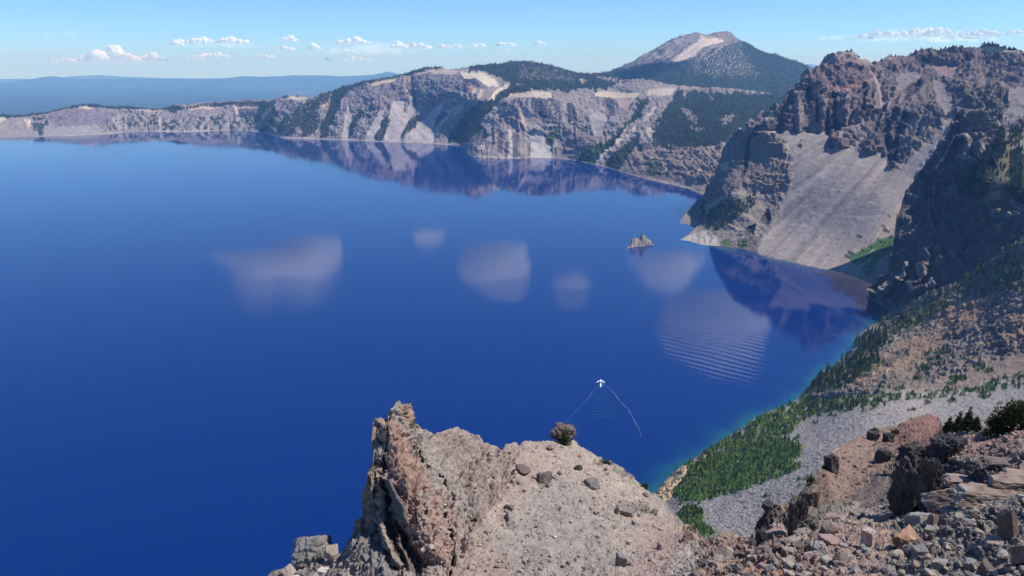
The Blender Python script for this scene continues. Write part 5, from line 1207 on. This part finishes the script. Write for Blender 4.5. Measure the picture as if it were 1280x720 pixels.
def bush(px, py, w, h, blobs, n, size, col, label, name='bush', cat='bush', seed=1, group=None, on=None):
    c, n_, t = surf(RS, float(px), float(py)); k = t / FPX
    if on is not None: c = c + np.array(on) * k
    e = empty(name, c); tag(e, label, cat, group)
    B = [(a * w * k, b * w * k, z * h * k, p * w * k, q * w * k, s * h * k) for (a, b, z, p, q, s) in blobs]
    V, F, C = tufts(B, n, size * k, seed, col); new_mesh('foliage', V, F, M_LEAF, C, smooth=False, parent=e)
    V, F = [], []
    for b in B[:5]:
        v, f = stick((0, 0, -.05), (b[0], b[1], b[2]), .035 * h * k, .012 * h * k); F += [tuple(i + len(V) for i in q) for q in f]; V += v
    new_mesh('stem', V, F, M_BARK, smooth=False, parent=e)
spread_b = [(-.25,0,.35,.25,.22,.35),(.2,.05,.42,.28,.25,.4),(0,-.1,.6,.24,.2,.35),(-.38,.05,.2,.16,.15,.22),(.4,-.05,.25,.16,.15,.25)]
bush(1262,540,54,48,spread_b, 2600, 3.4, (.055,.072,.022), 'large dense green bush at the top right end of the ridge', seed=1)
bush(1243,545,30,14,spread_b, 500, 3, (.075,.11,.03), 'low bright green bush left of the large dense one', seed=2)
for i, (x, y, w_, h_, lb) in enumerate([(1186,543,13,22,'leftmost and smallest of the young pines behind the black crag'),(1197,542,14,29,'second young pine from the left behind the black crag'),(1209,541,15,33,'tallest of the young pines behind the black crag'),(1219,541,12,22,'rightmost of the young pines behind the black crag')]):
    cone = [(0,0,.22,.5,.5,.2),(0,0,.45,.36,.36,.2),(0,0,.68,.22,.22,.18),(0,0,.88,.1,.1,.15)]
    bush(x, y, w_, h_, cone, 700, 3.0, (.075,.092,.035), lb, name='young_pine', cat='young pine', seed=10 + i, group='young pines on the ridge')
bush(706,548,16,26,[(0,0,.35,.35,.25,.35),(.1,0,.65,.3,.22,.3),(.15,0,.2,.4,.25,.2)], 420, 2.6, (.10,.115,.05), 'thin olive shrub growing against the perched crest boulder', seed=21, on=(0,-10,0))
for i, (x, y, w_, h_, c_, lb) in enumerate([(565,700,12,16,(.09,.13,.035),'small green tuft at the foot of the pinnacle, by the crack'),(723,587,10,8,(.14,.15,.07),'dry tuft on the sandy slope under the crest'),(806,610,9,9,(.09,.10,.05),'small shrub on the right edge of the promontory'),
        (758,577,12,7,(.09,.095,.05),'low scrub on the right shoulder of the promontory'),(1016,633,12,10,(.09,.12,.045),'green tuft beside the dark stub of rock'),(1013,607,11,12,(.08,.10,.04),'small shrub on the lower left of the knoll'),
        (1118,542,9,8,(.11,.14,.05),'green tuft between the red cap and its dark rock'),(936,668,7,10,(.10,.13,.05),'tiny shrub on the rim above the boulder field'),(1194,603,16,9,(.10,.16,.045),'bright green tuft in the shade under the ledges'),
        (1092,542,12,9,(.08,.09,.045),'low shrub on the crest of the brown knoll'),(1228,546,16,8,(.09,.12,.04),'low green tuft right of the young pines'),(594,648,6,4,(.13,.14,.06),'tiny tuft on the crusted slope')]):
    bush(x, y, w_, h_, spread_b, 170, 2.4, c_, lb, name='shrub' if 'shrub' in lb or 'scrub' in lb else 'grass_tuft', cat='shrub' if 'shrub' in lb or 'scrub' in lb else 'tuft', seed=30 + i)

# ================================================================== rock island
def island():
    n = 150; m = 60
    u = np.linspace(0, 1, n); PXs = 783.5 + 34.5 * u
    prof = ip([(0,0),(.06,.04),(.12,.22),(.17,.45),(.2,.78),(.235,.66),(.27,.92),(.29,1.0),(.305,.72),(.36,.62),(.42,.66),(.47,.55),(.52,.72),(.56,.98),(.6,1.18),(.63,.95),(.66,.8),(.70,.86),(.74,.62),(.8,.52),(.86,.38),(.93,.22),(1,0)], u)
    base_y = 309.8 - 3.6 * u + np.where(u < .3, 1.0 * (1 - u / .3), 0)
    b = at(PXs, base_y, lake_t(PXs, base_y)); hgt = 37
    V = np.zeros((m, n, 3))
    for i, v in enumerate(np.linspace(-1, 1, m)):
        wid = 17 * np.sin(np.pi * np.clip(u, .02, .98)) ** .6 + 2
        r = b.copy(); r[:, 1] += (v + 1) * wid; shape = np.maximum(1 - abs(v) ** 1.15, 0)
        z = prof * hgt * shape ** (.75) - (abs(v) > .93) * 3
        ns = fbm(r[:, 0] / 7, np.full(n, v * 3.0), z / 22, oct=4, seed=131, gain=.6)
        r[:, 1] += ns * 5; r[:, 2] = z + ns * 3.5 * shape * np.sin(np.pi * u) + fbm(r[:, 0] / 2.5, np.full(n, v * 7.), oct=2, seed=133) * 2.5 * shape - .5; V[i] = r
    C = np.broadcast_to(np.array((.31,.285,.25)), V.shape) * (1 + .5 * fbm(V[..., 0] / 3, V[..., 2] / 9, oct=3, seed=135))[..., None]
    C = np.where((V[..., 2] < 2.5)[..., None], np.array((.42,.39,.35)), C); k = sst(fbm(V[..., 0] / 6, V[..., 1] / 6, oct=2, seed=139), .15, .4)[..., None]
    C = C * (1 - .75 * k) + np.array((.07,.075,.05)) * .75 * k
    ctr = V.reshape(-1, 3).mean(0); ctr[2] = 0
    o = new_mesh('rock_island', V - ctr, grid_faces(m, n), ground_mat('island_rock', .2, bump=.8, var=.3, bdist=1.), C * .85); o.location = ctr
    tag(o, 'small jagged rock island with spires off the point', 'island')
island()

# ================================================================== tour boat and its wake
bw = at(np.array(751.), np.array(477.), lake_t(751., 477.)); bt = at(np.array(751.), np.array(470.), lake_t(751., 470.)); bh = bt - bw; heading = math.atan2(bh[1], bh[0])
boat = empty('tour_boat', bw, (0, 0, heading)); tag(boat, 'small white tour boat crossing the lake with a spreading wake', 'boat')
W_ = plain_mat('white_hull_paint', (.8,.8,.78), .35); DKM = plain_mat('dark_window_glass', (.03,.035,.04), .15); FO = plain_mat('foam', (.13,.21,.40), .9)
def hull(L_=12.5, B=3.8):
    st = [(-1, .9, 1.2), (-.5, 1, 1.2), (.1, 1, 1.3), (.6, .72, 1.6), (.85, .38, 1.85), (1, .03, 2.1)]
    V, F = [], []
    for s, wf, dh in st:
        x = s * L_ / 2; w = wf * B / 2
        V += [(x, 0, -.5), (x, -w * .8, .1), (x, -w, dh), (x, -w * .88, dh), (x, -w * .8, dh - .35), (x, w * .8, dh - .35), (x, w * .88, dh), (x, w, dh), (x, w * .8, .1)]
    k = 9
    for i in range(len(st) - 1):
        for j in range(k): a, b = i * k + j, i * k + (j + 1) % k; F.append((a, b, b + k, a + k))
    F += [(0, 1, 2, 3), (0, 3, 4, 5), (0, 5, 6, 7), (0, 7, 8, 8)]
    F = [f for f in F if len(set(f)) == 4]
    return V, F
V, F = hull(); new_mesh('hull', V, F, W_, smooth=False, parent=boat)
def box(x0, x1, y0, y1, z0, z1, tp=.0):
    return [(x0, y0, z0), (x1, y0, z0), (x1, y1, z0), (x0, y1, z0), (x0 + tp, y0 + tp, z1), (x1 - tp * 2, y0 + tp, z1), (x1 - tp * 2, y1 - tp, z1), (x0 + tp, y1 - tp, z1)], [(0,3,2,1),(4,5,6,7),(0,1,5,4),(1,2,6,5),(2,3,7,6),(3,0,4,7)]
V, F = box(.6, 3.8, -1.35, 1.35, 1.0, 2.9, .25); cab = new_mesh('cabin', V, F, W_, smooth=False, parent=boat)
V, F = box(1.0, 3.55, -1.38, 1.38, 1.9, 2.5, .1); new_mesh('window', V, F, DKM, smooth=False, parent=cab)
V, F = box(-5, 1.0, -1.5, 1.5, 2.7, 2.85, .05); new_mesh('canopy', V, F, W_, smooth=False, parent=boat)
for sx, sy in ((-4.7, -1.3), (-4.7, 1.3), (-2, -1.3), (-2, 1.3)):
    V, F = stick((sx, sy, .8), (sx, sy, 2.72), .05, .05); new_mesh('canopy_post', V, F, W_, smooth=False, parent=boat)
for sy in (-.5, .5):
    V, F = box(-6.9, -6.2, sy - .25, sy + .25, -.2, 1.3, .08); new_mesh('outboard_motor', V, F, DKM, smooth=False, parent=boat)
V, F = box(-5, 0, -.35, .35, .85, 1.3, .03); new_mesh('bench', V, F, DKM, smooth=False, parent=boat)
def wake():
    V, F = [], []; r = np.random.default_rng(3)
    CC = []
    def patch(pts, w, z=.05, c=(.7,.75,.8)):
        pts = np.array(pts); d = np.gradient(pts, axis=0); nn = np.stack([-d[:, 1], d[:, 0]], 1); nn /= np.linalg.norm(nn, axis=1)[:, None] + 1e-9; ww = w * np.sin(np.linspace(.12, math.pi - .12, len(pts)))[:, None]
        b = len(V); A = pts + nn * ww / 2; B_ = pts - nn * ww / 2
        for a, c_ in zip(A, B_): V.append((*a, z)); V.append((*c_, z)); CC.extend([c, c])
        for i in range(len(pts) - 1): F.append((b + 2 * i, b + 2 * i + 1, b + 2 * i + 3, b + 2 * i + 2))
    def gp_(x, y): return at(np.array(float(x)), np.array(float(y)), lake_t(float(x), float(y)))[:2]
    c = bw[:2]
    # bow wave, propeller wash
    f = np.array((math.cos(heading), math.sin(heading))); s = np.array((-f[1], f[0]))
    for sg in (-1, 1):
        patch([c + f * 7.5, c + f * 4 + s * sg * 3.0, c - f * 1 + s * sg * 5.5, c - f * 7 + s * sg * 8], 2.6)
    patch([c - f * 6, c - f * 12, c - f * 20, c - f * 30], 3.0)
    for (pl, n_, w0) in (([(749,482),(741,489),(737,496),(728,505),(714,520),(705,530)], 22, .55), ([(753,480),(763,486),(773,499),(785,512),(792,524),(799,536),(801,545)], 34, 1.5)):
        pl = np.array(pl, float); tt = np.linspace(0, len(pl) - 1.001, n_ * 2)
        for t in tt:
            i = int(t); q = pl[i] + (pl[i + 1] - pl[i]) * (t - i); nx_ = pl[i + 1] - pl[i]; nx_ /= np.linalg.norm(nx_); a = q + r.normal(0, .35, 2); L_ = r.uniform(1.5, 4.0) + t * .3
            dd = nx_ + np.array((.5 if pl[0][0] > 751 else -.5, 0)) * r.uniform(.0, .8); p1 = gp_(*(a - dd * L_ / 2)); p2 = gp_(*a); p3 = gp_(*(a + dd * L_ / 2))
            patch([p1, (p1 + p2) / 2, p2, (p2 + p3) / 2, p3], w0 * r.uniform(.4, 1.6) * (1 - .08 * t), c=tuple(np.array((.10,.17,.34)) * r.uniform(.5, 1.3)))
    for k in range(11):
        y = 485 + k * 3.6; hw = 5 + k * 2.3; xc = 751 + k * .7
        P5 = [gp_(xc + hw * u, y + 1.5 * u * u + r.normal(0, .15)) for u in (-1, -.5, 0, .5, 1)]; patch(P5, 1.1, c=(.022, .07, .19))
    o = new_mesh('wake_foam', V, F, ground_mat('foam', .5, bump=0, var=.15), CC, smooth=False); o['kind'] = 'stuff'
wake()

# ================================================================== clouds
CM, cn, cb = mat_new('cloud'); cn.nodes.remove(cb)
cv = cn.nodes.new('ShaderNodeVolumePrincipled'); cv.inputs['Color'].default_value = (1, 1, 1, 1); cv.inputs['Anisotropy'].default_value = .3
cn.links.new(cv.outputs[0], cn.nodes['Material Output'].inputs['Volume'])
cv.inputs['Density'].default_value = .0035
CLM, cn2, cb2 = mat_new('cumulus'); N = cn2.nodes; L = cn2.links; N.remove(cb2)
d_ = N.new('ShaderNodeBsdfDiffuse'); d_.inputs[0].default_value = (.93, .93, .93, 1); t_ = N.new('ShaderNodeBsdfTranslucent'); t_.inputs[0].default_value = (.93, .93, .93, 1); m_ = N.new('ShaderNodeMixShader'); m_.inputs[0].default_value = .5
L.new(d_.outputs[0], m_.inputs[1]); L.new(t_.outputs[0], m_.inputs[2]); L.new(m_.outputs[0], N['Material Output'].inputs['Surface'])
def cloud(px, py, w, h, dist, label, seed, group, puffs=14, flat=.25, el=None, dens=None):
    """a cumulus of many puffs; dist = distance along the view; w, h in pixels at that distance"""
    r = np.random.default_rng(seed); c = at(np.array(float(px)), np.array(float(py)), float(dist)); k = dist / FPX; W2 = w * k / 2; Hh = h * k
    bm = bmesh.new()
    for i in range(puffs):
        a = r.uniform(-1, 1); env = (1 - abs(a) ** 1.6); q = Hh * (.22 + .40 * env * r.random()) * r.uniform(.7, 1.2) * (1 if puffs < 34 else .35 + .65 * env)
        x = a * W2 * .9; y = r.normal(0, .25) * W2 * .6; z = q * .6 + Hh * env * r.random() ** 1.5 * .45
        bmesh.ops.create_icosphere(bm, subdivisions=3, radius=q, matrix=Matrix.Translation((x, y, z)) @ Matrix.Diagonal((r.uniform(1, 1.7), r.uniform(1, 1.6), 1, 1)))
    bm.verts.ensure_lookup_table(); cc = np.array([v.co[:] for v in bm.verts]); nn = fbm(cc[:, 0] / Hh * 3, cc[:, 1] / Hh * 3, cc[:, 2] / Hh * 3, oct=3, seed=seed)
    for v, n in zip(bm.verts, nn):
        v.co += v.normal * float(n) * Hh * (.26 if puffs < 34 else .40)
        if v.co.z < 0: v.co.z *= flat
    me = bpy.data.meshes.new('cloud'); bm.to_mesh(me); bm.free(); o = bpy.data.objects.new('cloud', me); COL.objects.link(o)
    rm = o.modifiers.new('r', 'REMESH'); rm.mode = 'VOXEL'; rm.voxel_size = Hh / 22
    dg = bpy.context.evaluated_depsgraph_get(); me2 = bpy.data.meshes.new_from_object(o.evaluated_get(dg)); o.modifiers.clear(); o.data = me2; me2.materials.clear(); me2.materials.append(dens or CLM)
    for p in me2.polygons: p.use_smooth = True
    o.location = c; tag(o, label, 'cloud', group); return o
low = 'small cumulus clouds low over the horizon'
CL = [(140,77,64,19,'largest white cumulus, low above the blue plain on the left'),(100,78,70,8,'flat trailing cloud left of the largest cumulus'),(185,77,52,10,'lumpy cloud joined to the right side of the largest cumulus'),
 (222,57,14,9,'small bright puff above the row right of the largest cumulus'),(252,54,40,8,'thin grey cloud bank in the upper row on the left'),(290,54,40,9,'bright topped cloud in the upper row, left of the middle'),
 (262,73,62,7,'long low white cloud in the lower row on the left'),(335,73,34,5,'short low cloud at the right end of the lower left row'),(360,52,20,8,'small cloud over the left middle of the rim'),(358,63,22,6,'small faint cloud just under another over the left middle'),
 (392,62,18,7,'small cloud over the left end of the high cliff'),(410,76,12,4,'tiny cloud just above the horizon at the left middle'),(440,56,46,10,'wide white cloud above the dark peak of the far rim'),(436,66,20,5,'small cloud directly under the wide white one'),
 (449,76,36,6,'low white cloud resting above the distant hill'),(495,60,24,9,'bright cloud in the middle row, left member of a pair'),(522,61,34,9,'bright cloud in the middle row, right member of a pair'),(553,61,12,6,'small bright cloud above the high cliff top'),
 (568,60,24,6,'thin white cloud right above the high cliff top'),(598,59,18,6,'small cloud above the cream ledge of the rim'),(631,58,28,6,'white cloud above the wooded hill'),(632,64,16,4,'small flat cloud just under the one above the wooded hill'),(675,56,15,5,'lone small cloud between the wooded hill and the mountain'),
 (1075,49,34,6,'faint cloud at the left end of the bank over the great cliff'),(1105,47,84,9,'pale grey cloud over the left shoulder of the great cliff'),(1158,46,110,13,'broad bright cloud in the bank over the great cliff'),(1224,46,78,9,'bright flat cloud in the bank near the right edge'),(1274,44,34,8,'cloud cut off by the right edge of the view'),(1205,49,60,5,'thin cloud under the broad bright one')]
WISP = CM.copy(); WISP.name = 'wispy_cloud'
for nd in WISP.node_tree.nodes:
    if nd.type == 'PRINCIPLED_VOLUME': nd.inputs['Density'].default_value = .00035
for i, (x, y, w_, h_, lb) in enumerate([(75,46,120,7,'faint flat wisp high above the blue plain at the left'),(150,79,190,9,'thin veil of cloud under the largest cumulus'),(275,60,150,12,'grey veil between the two rows of clouds on the left'),(470,68,190,14,'pale veil behind the clouds over the high cliff'),(1165,52,230,14,'long pale veil behind the bank over the great cliff'),(1040,50,60,6,'faint wisp left of the bank over the great cliff')]):
    cloud(x, y, w_, h_, 112000, lb, 400 + i, None, puffs=16 + w_ // 5, flat=.6, dens=WISP)
for i, (x, y, w_, h_, lb) in enumerate(CL): cloud(x, y, w_ * 1.08, h_ * .84, 98000 + (i * 7919) % 9000, lb, 200 + i, low, puffs=10 + w_ // 3)
# cumulus higher over the caldera: they stand above the view and show in the water
def high_cloud(rx, ry, w, h, dist, label, seed, mt=None):
    r = ray(float(rx), float(ry)); d = np.array((r[0], r[1], -r[2])); base = at(np.array(float(rx)), np.array(float(ry)), lake_t(float(rx), float(ry)))
    # mirrored direction from the water point, so that it is reflected there
    s = dist / d[1]; p = base + d * s; o = cloud(640, 360, w, h, dist, label, seed, 'cumulus clouds over the caldera', puffs=34 + w // 4, flat=.5, dens=mt or CM); o.location = p; return o
high_cloud(345,318,225,46,9500,'broadest cumulus, spread high above the left part of the caldera',301)
high_cloud(382,300,100,62,9900,'tall cumulus head rising from the broadest one',302)
high_cloud(625,305,88,62,9000,'middling cumulus high above the middle of the caldera',303)
high_cloud(717,345,44,34,9100,'smallest cumulus high above the middle of the caldera',304)
high_cloud(900,375,165,85,7600,'tallest cumulus high above the right part of the caldera',305)
high_cloud(835,318,130,50,8900,'thin cumulus above and behind the tallest one',306)
high_cloud(535,288,60,26,11500,'small faint cumulus far back over the middle of the caldera',307)

# ================================================================== camera, light, sky, air
cam = bpy.data.cameras.new('camera'); co = bpy.data.objects.new('camera', cam); COL.objects.link(co)
cam.sensor_width = 36; cam.lens = 36 * FPX / 1280; cam.clip_start = .2; cam.clip_end = 400000
co.location = (0, 0, H); co.rotation_euler = (math.pi / 2 - PITCH, 0, 0); scene.camera = co
sl = bpy.data.lights.new('sun', 'SUN'); sl.energy = 5.0; sl.angle = math.radians(.5); sl.color = (1, .965, .91)
so = bpy.data.objects.new('sun', sl); COL.objects.link(so); so.rotation_euler = SUN_DIR.to_track_quat('Z', 'Y').to_euler()
w = bpy.data.worlds.new('World'); scene.world = w; w.use_nodes = True
nt = w.node_tree; N = nt.nodes; L = nt.links; bg = N['Background']; bg.inputs[1].default_value = .125
sky = N.new('ShaderNodeTexSky'); sky.sky_type = 'NISHITA'; sky.sun_disc = False; sky.sun_elevation = SUN_EL; sky.sun_rotation = SUN_AZ
sky.altitude = 2450; sky.air_density = 1.0; sky.dust_density = .6; sky.ozone_density = 1.6
tc = N.new('ShaderNodeTexCoord'); sx = N.new('ShaderNodeSeparateXYZ'); cx = N.new('ShaderNodeCombineXYZ'); mm = N.new('ShaderNodeMath'); mm.operation = 'MAXIMUM'; mm.inputs[1].default_value = .012
L.new(tc.outputs['Generated'], sx.inputs[0]); L.new(sx.outputs[0], cx.inputs[0]); L.new(sx.outputs[1], cx.inputs[1]); L.new(sx.outputs[2], mm.inputs[0]); L.new(mm.outputs[0], cx.inputs[2])
L.new(cx.outputs[0], sky.inputs[0]); 
tint = N.new('ShaderNodeVectorMath'); tint.operation = 'MULTIPLY'; tint.inputs[1].default_value = (.53, .82, 1.20)
L.new(sky.outputs[0], tint.inputs[0]); L.new(tint.outputs[0], bg.inputs[0])
# the air between here and the far shore
hz, hn, hb = mat_new('haze'); hn.nodes.remove(hb)
pv = hn.nodes.new('ShaderNodeVolumePrincipled'); pv.inputs['Color'].default_value = (.22, .50, 1.0, 1); pv.inputs['Absorption Color'].default_value = (1, 1, 1, 1); pv.inputs['Density'].default_value = 3.1e-5; pv.inputs['Anisotropy'].default_value = 0
hn.links.new(pv.outputs[0], hn.nodes['Material Output'].inputs['Volume'])
bx0, bx1, by0, by1, bz0, bz1 = -90000, 90000, -900, 74000, -640, 1090
V = [(x, y, z) for z in (bz0, bz1) for y in (by0, by1) for x in (bx0, bx1)]
hz_o = new_mesh('haze', V, [(0,2,3,1),(4,5,7,6),(0,1,5,4),(2,6,7,3),(0,4,6,2),(1,3,7,5)], hz, smooth=False); hz_o['kind'] = 'stuff'

scene.view_settings.view_transform = 'Standard'; scene.view_settings.look = 'None'; scene.view_settings.gamma = 1; scene.view_settings.use_curve_mapping = False
scene.view_settings.exposure = 0.12
c = scene.cycles; c.max_bounces = 8; c.diffuse_bounces = 2; c.glossy_bounces = 2; c.transmission_bounces = 2; c.volume_bounces = 6; c.transparent_max_bounces = 8
c.use_denoising = True; c.use_adaptive_sampling = True; c.caustics_reflective = False; c.caustics_refractive = False
try: c.denoiser = 'OPENIMAGEDENOISE'
except Exception: pass
